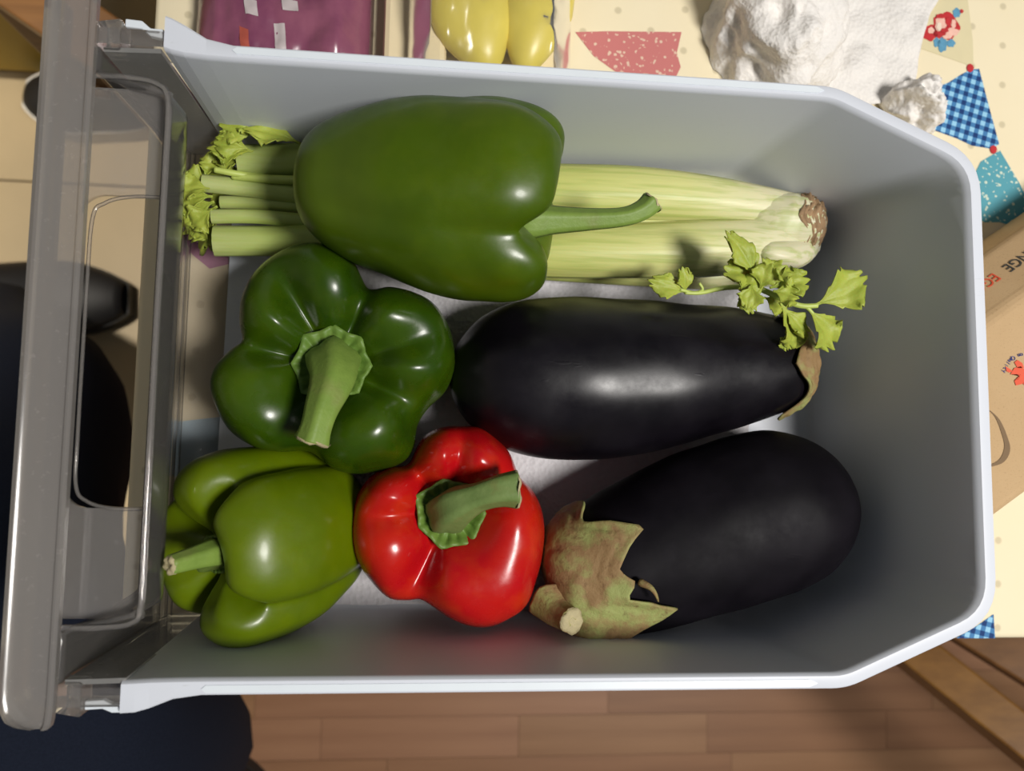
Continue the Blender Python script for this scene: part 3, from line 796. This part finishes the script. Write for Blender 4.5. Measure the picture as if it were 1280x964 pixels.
# (px, py, z, half width) from the root to the cut top
stalk([(1014, 264, .036, 21), (965, 257, .043, 26), (880, 246, .046, 32), (790, 239, .046, 36), (690, 238, .044, 38), (540, 226, .040, 34), (400, 200, .040, 23), (345, 199, .041, 21), (297, 200, .042, 21)])
stalk([(1016, 296, .036, 27), (970, 301, .043, 34), (890, 308, .048, 38), (790, 311, .048, 36), (680, 311, .046, 35), (540, 306, .042, 30), (420, 300, .040, 22), (340, 300, .040, 19), (267, 300, .041, 19)])
stalk([(1014, 280, .034, 22), (935, 276, .038, 25), (800, 276, .036, 24), (680, 276, .034, 24), (540, 268, .034, 24), (400, 247, .036, 16), (330, 236, .041, 12), (252, 228, .046, 11)])
stalk([(990, 285, .022, 18), (800, 290, .026, 20), (620, 285, .030, 20), (460, 283, .036, 18), (380, 276, .038, 10), (320, 270, .042, 9), (264, 270, .043, 9)])
stalk([(990, 340, .016, 16), (900, 344, .018, 18), (790, 339, .020, 18), (680, 332, .020, 18), (560, 326, .018, 18), (420, 305, .018, 16), (300, 302, .018, 15)])
stalk([(990, 250, .018, 16), (880, 240, .020, 20), (700, 232, .020, 24), (500, 215, .020, 24), (330, 205, .022, 18)])
stalk([(980, 290, .012, 18), (800, 285, .012, 24), (600, 280, .012, 24), (420, 262, .014, 18), (300, 252, .016, 14)])
stalk([(400, 258, .034, 10), (350, 254, .036, 10), (310, 252, .036, 9), (275, 252, .036, 8)], 24)
# short cut outer stalk stub near the root
stalk([(1022, 300, .036, 8), (1008, 312, .044, 17), (985, 318, .050, 20), (960, 314, .052, 14), (948, 311, .048, 4)], 24, .5, 5)
# root: solid pale heart closing the base, brown scar on its end
nr, nt = 26, 44
ra = (P(1034, 282, .032) - P(975, 274, .032)).normalized(); rs = ra.cross(Vector((0, 0, 1))).normalized(); ru = rs.cross(ra)
rc = P(978, 281, .033)
def root_surf(a, th, grow, amp, fr_):
    q = a; rad_ = math.sqrt(max(0, 1 - abs(q) ** (3.4 if q > 0 else 2.0)))
    b = grow + amp * fbm((q * 3, math.cos(th) * 1.5, math.sin(th) * 1.5), fr_, 5)
    return rc + ra * (q * PX(54 if q > 0 else 66, .033) * (.98 + .02 * b)) + rs * (PX(42, .033) * rad_ * b * math.cos(th)) + ru * (.0215 * rad_ * b * math.sin(th))
V = [root_surf(-1 + 1.98 * i / (nr - 1), 2 * pi * j / nt, 1, .06, 1.4) for i in range(nr) for j in range(nt)]
obj('root_base', V, grid_faces(nr, nt, True), M['celery'], cel)
V = [root_surf(min(.995, (.27 + .20 * math.sin(2 * pi * j / nt * 2 + 1.2) + .08 * math.sin(7 * 2 * pi * j / nt)) * (1 - i / (nr - 1)) + .995 * i / (nr - 1)), 2 * pi * j / nt, 1.035 + .02 * math.sin(i * 2.3), .16, 3.4) for i in range(nr) for j in range(nt)]
obj('root_scar', V, grid_faces(nr, nt, True), M['celroot'], cel)['label'] = 'brown dried root end'

def leaf(parent, base, tip, width, nrm_=(0, 0, 1), fold=.35, curl=.25, ruffle=.12, seed=0, teeth=5, name='leaf'):
    base, tip = Vector(base), Vector(tip); d_ = tip - base; L = d_.length; t = d_.normalized()
    s = t.cross(Vector(nrm_)).normalized(); u = s.cross(t); nu, nv = 28, 17; V = []; rn = random.Random(seed)
    p1_, p2_ = rn.uniform(0, 6), rn.uniform(0, 6)
    for i in range(nu):
        q = i / (nu - 1)
        wq = (.07 + .93 * smooth(.08, .55, q)) * (1 - .34 * smooth(.72, 1, q))
        for j in range(nv):
            v = -1 + 2 * j / (nv - 1)
            saw = (q * teeth + (0 if v > 0 else .4)) % 1
            wv = width * wq * (1 + .24 * (saw - .5) * smooth(.5, 1, abs(v)) * (q > .25))
            notch = .76 + .22 * abs(math.cos(1.5 * pi * v)) ** .6 - .14 * v * v + .05 * ((abs(v) * 4.2 + p1_) % 1)
            x = q * L * (1 - (1 - notch) * smooth(.55, 1, q))
            z = fold * abs(v) * width * wq + curl * L * (q - q * q * 1.5) + ruffle * width * math.sin(q * 8 + p1_ + 2.0 * v) * abs(v) * smooth(.2, .6, q) + .06 * width * math.sin(12 * v + p2_) * q
            V.append(base + t * x + s * (v * wv) + u * z)
    o = obj(name, V, grid_faces(nu, nv), M['leaf'], parent); solid(o, .0005); return o
def twig(parent, pxs, r0, r1, name='leaf_stem'):
    pr = catmull([tuple(P(*q)) for q in pxs], 16); V, F = tube(pr, [r0 + (r1 - r0) * i / 15 for i in range(16)], 8)
    return obj(name, V, F, M['leafstem'], parent)
# leaves among the cut tops (left end)
LV = [((322, 168, .052), (272, 155, .056), 13, (.1, -.3, 1)), ((376, 180, .050), (305, 156, .060), 14, (0, .4, 1)), ((350, 176, .046), (330, 148, .050), 9, (0, .2, 1)),
      ((318, 190, .046), (258, 182, .052), 15, (0, .2, 1)), ((312, 200, .038), (262, 196, .042), 15, (-.3, .3, 1)), ((300, 212, .034), (246, 208, .036), 14, (-.3, 0, 1)),
      ((285, 225, .030), (238, 222, .036), 14, (-.4, 0, 1)), ((268, 240, .044), (214, 226, .044), 16, (-.2, .4, 1)), ((266, 246, .042), (212, 246, .040), 17, (-.4, 0, 1)),
      ((268, 252, .040), (222, 272, .034), 16, (-.4, -.3, 1)), ((272, 258, .038), (224, 292, .026), 14, (-.5, -.3, 1)), ((276, 262, .038), (243, 318, .020), 12, (-.6, 0, 1)),
      ((274, 268, .034), (258, 312, .020), 11, (-.6, 0, 1)), ((268, 264, .040), (232, 300, .032), 12, (-.3, -.3, 1)), ((290, 242, .028), (262, 250, .026), 13, (0, 0, 1)), ((262, 236, .048), (222, 236, .050), 13, (0, .3, 1)), ((266, 262, .044), (236, 284, .040), 13, (-.2, -.2, 1)), ((310, 186, .050), (266, 178, .054), 11, (0, -.3, 1)), ((280, 210, .040), (248, 202, .044), 10, (0, .2, 1)), ((330, 166, .050), (290, 150, .054), 11, (.2, .2, 1))]
for k, (b, t_, w_, n_) in enumerate(LV):
    leaf(cel, P(*b), P(*t_), PX(w_ * 1.45, b[2]), n_, .30, .22, .34, k, 6)
twig(cel, [(330, 222, .040), (300, 218, .047), (268, 212, .050)], .0022, .0018)
twig(cel, [(395, 226, .038), (340, 224, .044), (290, 220, .046)], .003, .0022)
# loose leafy sprig lying over the upper aubergine
spr_o = P(950, 350, .08)
spr = thing('celery_sprig', 'small pale sprig of celery leaves draped over the upper aubergine tip', 'leaves', spr_o)
SP = [((945, 350, .090), (912, 288, .100), 11, (.2, 0, 1)), ((944, 352, .088), (932, 298, .096), 7, (.3, .3, 1)), ((945, 352, .086), (908, 332, .094), 14, (0, .2, 1)),
      ((948, 356, .088), (985, 332, .094), 15, (0, .3, 1)), ((958, 356, .088), (925, 362, .090), 12, (0, -.2, 1)), ((962, 360, .092), (1014, 348, .094), 14, (.2, .2, 1)), ((925, 358, .084), (942, 392, .086), 9, (-.2, 0, 1)),
      ((975, 378, .086), (998, 436, .078), 15, (.4, 0, 1)), ((984, 392, .080), (992, 446, .074), 13, (.4, -.2, 1)), ((1018, 382, .088), (1087, 346, .092), 18, (.1, -.1, 1)), ((1010, 386, .088), (1046, 436, .084), 17, (.2, .2, 1)),
      ((955, 372, .084), (985, 384, .086), 12, (0, 0, 1)), ((858, 366, .078), (812, 350, .084), 10, (0, -.2, 1)), ((856, 366, .078), (855, 334, .086), 8, (.2, 0, 1)), ((950, 360, .090), (965, 330, .100), 13, (-.2, 0, 1)), ((966, 364, .094), (1000, 372, .098), 14, (.2, .2, 1)), ((940, 356, .092), (934, 386, .094), 11, (0, .3, 1)), ((978, 386, .084), (1012, 420, .084), 10, (.2, .2, 1))]
for k, (b, t_, w_, n_) in enumerate(SP):
    leaf(spr, P(*b), P(*t_), PX(w_ * 1.55, b[2]), n_, .22, .18, .30, 40 + k, 5)
twig(spr, [(930, 352, .082), (975, 372, .086), (1000, 382, .088), (1022, 382, .089)], .0018, .0014)
twig(spr, [(1000, 382, .088), (1008, 384, .088), (1016, 392, .088)], .0012, .0010)
twig(spr, [(940, 358, .080), (905, 360, .076), (876, 366, .078), (856, 366, .079)], .0016, .0010)
twig(spr, [(850, 362, .080), (868, 366, .078), (878, 362, .079), (874, 354, .080)], .0010, .0008)

# ================================================================== THINGS ON THE TABLE
def crumple(name, label, cat, cxy, rx, ry, h, seed, mat, ridges=3.2, amp=.42):
    cx, cy = cxy; V = []; nr, nt = 34, 84; o0 = Vector((cx, cy, CZ))
    for i in range(nr):
        a = pi / 2 * i / (nr - 1)
        for j in range(nt):
            th = 2 * pi * j / nt
            dv = Vector((math.sin(a) * math.cos(th), math.sin(a) * math.sin(th), math.cos(a)))
            n1 = noise.noise(dv * ridges * .6 + Vector((seed, 0, 0))); n2 = abs(noise.noise(dv * ridges + Vector((seed, 3, 0)))); n3 = abs(noise.noise(dv * ridges * 2.3 + Vector((0, seed, 0))))
            f = 1 + amp * n1 - amp * 1.1 * n2 - amp * .5 * n3 + .15
            V.append(o0 + Vector((dv.x * rx * f, dv.y * ry * f, max(.0003, dv.z * h * f + .0006))))
    o = obj(name, V, grid_faces(nr, nt, True) + [tuple(range(nt)), ], mat, None, origin=o0)
    return tag(o, label, cat)
q = P(968, 12, .02)
crumple('kitchen_paper', 'large crumpled ball of white kitchen paper behind the drawer', 'paper', (q.x, q.y), PX(92, .02), PX(112, .02), .058, 2.3, M['towel'], 1.7, .34)
q = P(1152, 130, .01)
crumple('kitchen_paper', 'small crumpled scrap of white kitchen paper beside the blue gingham pennant', 'paper', (q.x, q.y), PX(40, .01), PX(36, .01), .030, 6.1, M['towel'], 1.8, .40)
# flat creased sheet
V = []; n = 40
q00, q10, q11, q01 = P(985, -60, CZ), P(1184, -50, CZ), P(1128, 128, CZ), P(960, 150, CZ)
for i in range(n):
    for j in range(n):
        u, v = i / (n - 1), j / (n - 1)
        p = (q00 * (1 - u) + q10 * u) * (1 - v) + (q01 * (1 - u) + q11 * u) * v
        p.x += .003 * math.sin(9 * v) * u
        p.z = CZ + .0022 + .006 * max(0, fbm((p.x, p.y, 4), 22, 3)) + .004 * abs(noise.noise(Vector((p.x * 40, p.y * 40, 2))))
        V.append(p)
sheet = obj('kitchen_paper', V, grid_faces(n, n), M['towel'], None, origin=P(1070, 40, CZ)); solid(sheet, .0005)
tag(sheet, 'flat creased sheet of white kitchen paper on the cloth beside the rose pennant', 'paper')

def pillow(x0, x1, y0, y1, h, seed, wr=.004, nx=60, ny=44, z0=CZ + .001, skew=0.0):
    V = []
    for top in (1, 0):
        for i in range(nx):
            for j in range(ny):
                u, v = i / (nx - 1), j / (ny - 1)
                e = (min(1, 6 * u) * min(1, 6 * (1 - u)) * min(1, 6 * v) * min(1, 6 * (1 - v))) ** .45
                x = x0 + (x1 - x0) * u + skew * v; y = y0 + (y1 - y0) * v
                if top:
                    f = fbm((x, y, seed), 28, 4); rdg = 1 - abs(noise.noise(Vector((x * 30 + seed, y * 18, 0)))) * 2
                    z = z0 + e * (h + wr * f * 2 + wr * max(0, rdg))
                else: z = z0
                V.append((x, y, z))
    F = grid_faces(nx, ny); k = nx * ny; F += [tuple(reversed([a + k for a in f])) for f in grid_faces(nx, ny)]
    rim = [(i, 0) for i in range(nx)] + [(nx - 1, j) for j in range(1, ny)] + [(i, ny - 1) for i in range(nx - 2, -1, -1)] + [(0, j) for j in range(ny - 2, 0, -1)]
    ids = [a * ny + b for a, b in rim]
    for a, b in zip(ids, ids[1:] + ids[:1]): F.append((a, b, b + k, a + k))
    return V, F
xa, xb = P(228, 20, .03).x, P(461, 20, .03).x
ya = .200
pb = thing('purple_package', 'shiny purple plastic food package behind the drawer, left of the clear bag', 'package', ((xa + xb) / 2, .30, CZ))
V, F = pillow(xa, xb, ya, .42, .030, 4.0, .003); obj('wrapper', V, F, M['purple'], pb)
# printed marks that follow the wrapper film
def film_z(x, y, x0=xa, x1=xb, y0=ya, y1=.42, h=.030, seed=4.0, wr=.003):
    u, v = (x - x0) / (x1 - x0), (y - y0) / (y1 - y0)
    e = (max(0, min(1, 6 * u)) * max(0, min(1, 6 * (1 - u))) * max(0, min(1, 6 * v)) * max(0, min(1, 6 * (1 - v)))) ** .45
    f = fbm((x, y, seed), 28, 4); rdg = 1 - abs(noise.noise(Vector((x * 30 + seed, y * 18, 0)))) * 2
    return CZ + .001 + e * (h + wr * f * 2 + wr * max(0, rdg))
def patch(name, px0, py0, px1, py1, mat, par, jag=0):
    V = []
    for i in range(8):
        for j in range(8):
            u, v = i / 7, j / 7
            p = P(px0 + (px1 - px0) * u + 2 * v, py0 + (py1 - py0) * v + jag * u, .033)
            V.append((p.x, p.y, film_z(p.x, p.y) + .0004))
    return obj(name, V, grid_faces(8, 8), mat, par)
patch('white_print', 340, 24, 354, 60, M['labelwhite'], pb)
patch('white_print', 304, -4, 320, 15, M['labelwhite'], pb, 3)
patch('white_print', 350, -6, 370, 8, M['labelwhite'], pb, 2)
patch('orange_print', 297, 28, 309, 58, M['labelorange'], pb, 6)

# clear bag with yellow produce
xa, xb = P(496, 20, .03).x, P(722, 20, .03).x
cb = thing('produce_bag', 'clear plastic bag with yellow produce behind the drawer next to the purple package', 'bag', ((xa + xb) / 2, .30, CZ))
V, F = pillow(xa + .004, xb, ya - .002, .44, .050, 9.0, .004); obj('film', V, F, M['bagclear'], cb)
def lump(cpx, cpy, z, rx, ry, rz, mat, nm, ang=0, seed=1):
    c = P(cpx, cpy, z); V = []
    for i in range(18):
        a = pi * i / 17
        for j in range(28):
            th = 2 * pi * j / 28; f = 1 + .06 * math.cos(4 * th) * math.sin(a) + .05 * noise.noise(Vector((a * 2, th, seed)))
            x, y = rx * f * math.sin(a) * math.cos(th), ry * f * math.sin(a) * math.sin(th)
            V.append(c + Vector((x * math.cos(ang) - y * math.sin(ang), x * math.sin(ang) + y * math.cos(ang), rz * math.cos(a))))
    return obj(nm, V, grid_faces(18, 28, True), mat, cb)
lump(590, 15, .0155, .026, .040, .0150, M['yellowveg'], 'yellow_vegetable', .3, 1)
lump(672, 8, .0155, .022, .045, .0150, M['yellowveg'], 'yellow_vegetable', -.2, 2)
V, F = box_verts(P(520, 10, .012).x, .30, .008, .040, .17, .014); bevel(obj('cream_wrapper', V, F, M['cream_card'], cb, True), .004)

# egg box at the right edge: side band carries the lettering
ebz = .062
def E_(px, py, z=ebz): return P(px, py, z)
d_u = (E_(1280, 368) - E_(1240, 396)).normalized(); d_u.z = 0; d_u.normalize(); d_v = Vector((-d_u.y, d_u.x, 0))     # u: along the box (up right), v: towards the back
o_t = E_(1240, 396)                                # a point on the lid's back edge
W_ = (E_(1243, 643) - o_t).dot(d_v)                # negative: front edge
eb_c = o_t + d_u * .06 + d_v * (W_ * .5)
eb = thing('egg_box', 'brown kraft card egg box at the right edge beside the drawer', 'box', (eb_c.x, eb_c.y, CZ))
def uv(u, v, z): p = o_t + d_u * u + d_v * v; return (p.x, p.y, z)
u0 = max(-.02, 0) - .012
rings = []
bd = .028                                           # how far the side band slopes out
U0, U1 = -.022, .26
for z, gr in ((CZ + .001, .030), (.030, .028), (.036, .030), (.040, .026), (ebz - .004, .004), (ebz, 0)):
    ue = lambda v: (.287 - gr * .15 - o_t.x - d_v.x * v) / d_u.x      # end face runs along the drawer
    rings.append([(ue(W_ - gr * .4), W_ - gr * .4, z), (U1 + gr, W_ - gr * .4, z), (U1 + gr, gr, z), (ue(gr), gr, z)])
V = [uv(*p) for r in rings for p in r]
F = grid_faces(len(rings), 4, True) + [(0, 1, 2, 3), tuple(len(rings) * 4 - 4 + k for k in (3, 2, 1, 0))]
bevel(obj('carton', V, F, M['kraft'], eb, True), .004, 3)
# crescent shadow on the lid, painted as a dark curved strip
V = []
cut = catmull([(1230, 508), (1246, 522), (1256, 545), (1259, 562), (1251, 577), (1232, 584)], 24)  # centre line of the painted lid shadow
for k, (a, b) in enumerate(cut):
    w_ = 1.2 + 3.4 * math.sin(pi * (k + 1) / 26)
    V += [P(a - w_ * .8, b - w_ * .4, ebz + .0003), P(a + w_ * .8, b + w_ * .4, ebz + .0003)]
obj('painted_lid_shadow', V, grid_faces(24, 2), M['lid_shade'], eb, True)['label'] = 'curved dark shadow painted on the lid'
def text_mesh(body, size):
    cu = bpy.data.curves.new('lettering', 'FONT'); cu.body = body; cu.size = size; cu.extrude = .0001
    o = bpy.data.objects.new('lettering', cu); C.objects.link(o)
    bpy.context.view_layer.update()
    me = bpy.data.meshes.new_from_object(o.evaluated_get(bpy.context.evaluated_depsgraph_get()))
    bpy.data.objects.remove(o); return me
def put_text(body, size, pos, xdir, ndir, mat, name, parent):
    me = text_mesh(body, size); x = Vector(xdir).normalized(); n = Vector(ndir).normalized(); y = n.cross(x)
    vv = [Vector(pos) + x * v.co.x + y * v.co.y + n * (v.co.z + .0004) for v in me.vertices]
    ff = [tuple(p.vertices) for p in me.polygons]; bpy.data.meshes.remove(me)
    return obj(name, vv, ff, mat, parent, True)
# band plane: from the lid edge (v=0,z=ebz) down to (v=.026,z=.040)
b0, b1 = Vector(uv(0, .004, ebz - .004)), Vector(uv(0, .026, .040))
bn = d_u.cross(b1 - b0).normalized(); bn = bn if bn.z > 0 else -bn
tx = -d_u
mid = b0.lerp(b1, .30)
cap = .0095
# words run from upper right to lower left, upside down to the camera
ps = Vector(uv(.0, 0, 0))
def band(u, f): a = Vector(uv(u, .004, ebz - .004)); b = Vector(uv(u, .026, .040)); return a.lerp(b, f)
put_text('RANGE', cap, band(.0660, .62), tx, bn, M['inkdark'], 'lettering', eb)
put_text('EGGS', cap, band(.0280, .62), tx, bn, M['inkred'], 'lettering', eb)
# round quality mark on the lid: words on an arc, red lion figure inside
lc = P(1281, 472, ebz); lr = PX(29, ebz)
word = 'British Lion Quality'
for k, ch in enumerate(word):
    if ch == ' ': continue
    a = math.radians(121 + (k - 13) * 7.7) + ROLL
    rd = Vector((math.cos(a), math.sin(a), 0)); tg = Vector((math.sin(a), -math.cos(a), 0))   # clockwise reading, feet inwards
    rd2 = -rd; tg2 = Vector((-math.sin(a), math.cos(a), 0))
    put_text(ch, .0036, lc + rd * (lr + .0018) - tg2 * .0012, tg2, (0, 0, 1), M['inkblue'], 'lettering', eb)
lion = [[(1263, 468), (1268, 460), (1276, 458), (1283, 464), (1284, 474), (1278, 480), (1270, 482), (1268, 476), (1274, 474), (1276, 468), (1270, 468)],
        [(1262, 466), (1258, 464), (1257, 458), (1262, 461), (1266, 464)], [(1272, 460), (1268, 453), (1272, 450), (1278, 454), (1280, 460)],
        [(1284, 470), (1290, 478), (1296, 492), (1290, 494), (1284, 484), (1279, 480)], [(1292, 486), (1300, 482), (1302, 487), (1296, 492)]]
for pl in lion:
    pts = [P(a, b, ebz + .0005) for a, b in pl]; n = len(pts)
    c = sum(pts, Vector()) / n; V = pts + [c]
    obj('emblem', V, [(i, (i + 1) % n, n) for i in range(n)], M['inkred'], eb, True)

# ================================================================== CHAIRS, PERSON, FLOOR THINGS
ch = thing('wooden_chair', 'varnished brown wooden chair frame sticking out from under the table at lower right', 'chair', (.62, -.33, FZ))
def rail(name, a, b, w_, h_, mat, par):
    V, F = beam(a, b, w_, h_); return bevel(obj(name, V, F, mat, par, True), .003)
r0, r1 = P(1150, 822, -.36), P(1290, 934, -.30)
dd = (r1 - r0).normalized()
rail('side_rail', r0 - dd * .22, r1 + dd * .60, .042, .050, M['beam'], ch)
s0, s1 = P(1225, 792, -.36), P(1300, 838, -.33)
de = (s1 - s0).normalized()
rail('side_rail', s0 - de * .22, s1 + de * .62, .048, .030, M['beam_dark'], ch)
pa, pb_ = r1 + dd * .55, s1 + de * .57
rail('crossbar', pa, pb_, .04, .025, M['beam'], ch)
for pt in (pa, pb_, r0 - dd * .20, s0 - de * .20):
    V, F = box_verts(pt.x, pt.y, (FZ + pt.z - .02) / 2, .036, .036, pt.z - .02 - FZ); bevel(obj('leg', V, F, M['beam_dark'], ch, True), .003)
ch2 = thing('wooden_chair', 'brown wooden chair rail crossing the top left corner over the yellow cabinet', 'chair', (-.5, .5, FZ))
w0, w1 = P(-6, -38, -.33), P(90, 28, -.33)
dw = (w1 - w0).normalized()
rail('side_rail', w0 - dw * .05, w1 + dw * .06, .060, .022, M['beam_dark'], ch2)
rail('side_rail', w0 - dw * .05 + Vector((-.50, -.10, 0)), w1 + dw * .06 + Vector((-.50, -.10, 0)), .060, .022, M['beam_dark'], ch2)
for pt in (w0 - dw * .03, w1 + dw * .03, w0 - dw * .03 + Vector((-.50, -.10, 0)), w1 + dw * .03 + Vector((-.50, -.10, 0))):
    V, F = box_verts(pt.x, pt.y, (FZ + pt.z - .02) / 2, .036, .036, pt.z - .02 - FZ); bevel(obj('leg', V, F, M['beam_dark'], ch2, True), .003)

# the person standing at the lower left: trousers down to the shoes
pe_loc = Vector((-.5, -.2, FZ))
person = thing('person', 'standing person in dark navy jeans and black shoes at the lower left', 'person', pe_loc)
J = [(P(-150, 930, .03), .15), (P(-120, 900, -.03), .155),
     (P(-10, 700, -.14), .100), (P(42, 512, -.30), .098), (P(15, 450, -.48), .075), (P(-8, 395, -.67), .066),
     (P(40, 960, -.08), .100), (P(165, 915, -.22), .098), (P(225, 935, -.45), .088), (P(235, 945, -.67), .068)]
ed = [(0, 1), (1, 2), (2, 3), (3, 4), (4, 5), (1, 6), (6, 7), (7, 8), (8, 9)]
me = bpy.data.meshes.new('jeans'); me.from_pydata([tuple(Vector(j[0]) - pe_loc) for j in J], ed, [])
me.materials.append(M['denim'])
jn = bpy.data.objects.new('jeans', me); C.objects.link(jn); jn.parent = person
sk = jn.modifiers.new('skin', 'SKIN'); sk.use_smooth_shade = True
for i, (p, r) in enumerate(J):
    me.skin_vertices[0].data[i].radius = (r, r)
me.skin_vertices[0].data[1].use_root = True
sb_ = jn.modifiers.new('sub', 'SUBSURF'); sb_.levels = 2; sb_.render_levels = 2
def shoe(parent, heel, toe, wd, ht, mat, solem, name='shoe', sh=.026):
    heel, toe = Vector(heel), Vector(toe); d_ = toe - heel; L = d_.length; t = d_.normalized(); s = Vector((-t.y, t.x, 0))
    def layer(z0f, grow):
        V = []; nu, nv = 24, 16
        for i in range(nu):
            q = i / (nu - 1); wq = wd / 2 * (math.sin(pi * min(1, max(0.0, .04 + .92 * q))) ** .45) * (.82 + .28 * smooth(.3, .75, q)) * grow
            hq = ht * (1.0 - .55 * smooth(.30, .75, q)) * (math.sin(pi * min(1, max(0, .06 + .90 * q))) ** .35)
            for j in range(nv):
                a = pi * j / (nv - 1)
                V.append(heel + t * (L * q) + s * (wq * math.cos(a)) + Vector((0, 0, .022 + hq * math.sin(a) ** .7)))
        return V, grid_faces(nu, nv)
    V, F = layer(0, 1.0); up_ = obj(name, V, F, mat, parent); solid(up_, .003)
    poly = []
    for i in range(40):
        a = 2 * pi * i / 40; q = .5 - .5 * math.cos(a); sg = 1 if a < pi else -1
        wq = wd / 2 * 1.06 * (math.sin(pi * min(1, max(0.0, .03 + .94 * q))) ** .45) * (.82 + .28 * smooth(.3, .75, q))
        p = heel + t * (L * (-.02 + 1.04 * q)) + s * (wq * sg); poly.append((p.x, p.y))
    V, F = prism(poly, heel.z, heel.z + sh); obj('sole', V, F, solem, up_, True)
    return up_
toe1 = P(152, 372, FZ + .04)
shoe(person, (toe1.x - .27, toe1.y - .005, FZ), (toe1.x, toe1.y, FZ), .105, .085, M['shoe'], M['black'])
shoe(person, P(160, 960, FZ), P(330, 990, FZ), .10, .085, M['shoe'], M['black'])
# black shoe with a pale sole beside the cabinet
so = P(115, 128, FZ)
fs = thing('shoe', 'dark shoe with white sole on the beige floor in front of the yellow cabinet', 'shoe', (so.x, so.y, FZ))
shoe(fs, P(200, 156, FZ), P(48, 129, FZ), .095, .085, M['shoe'], M['sole'], 'upper', .036)
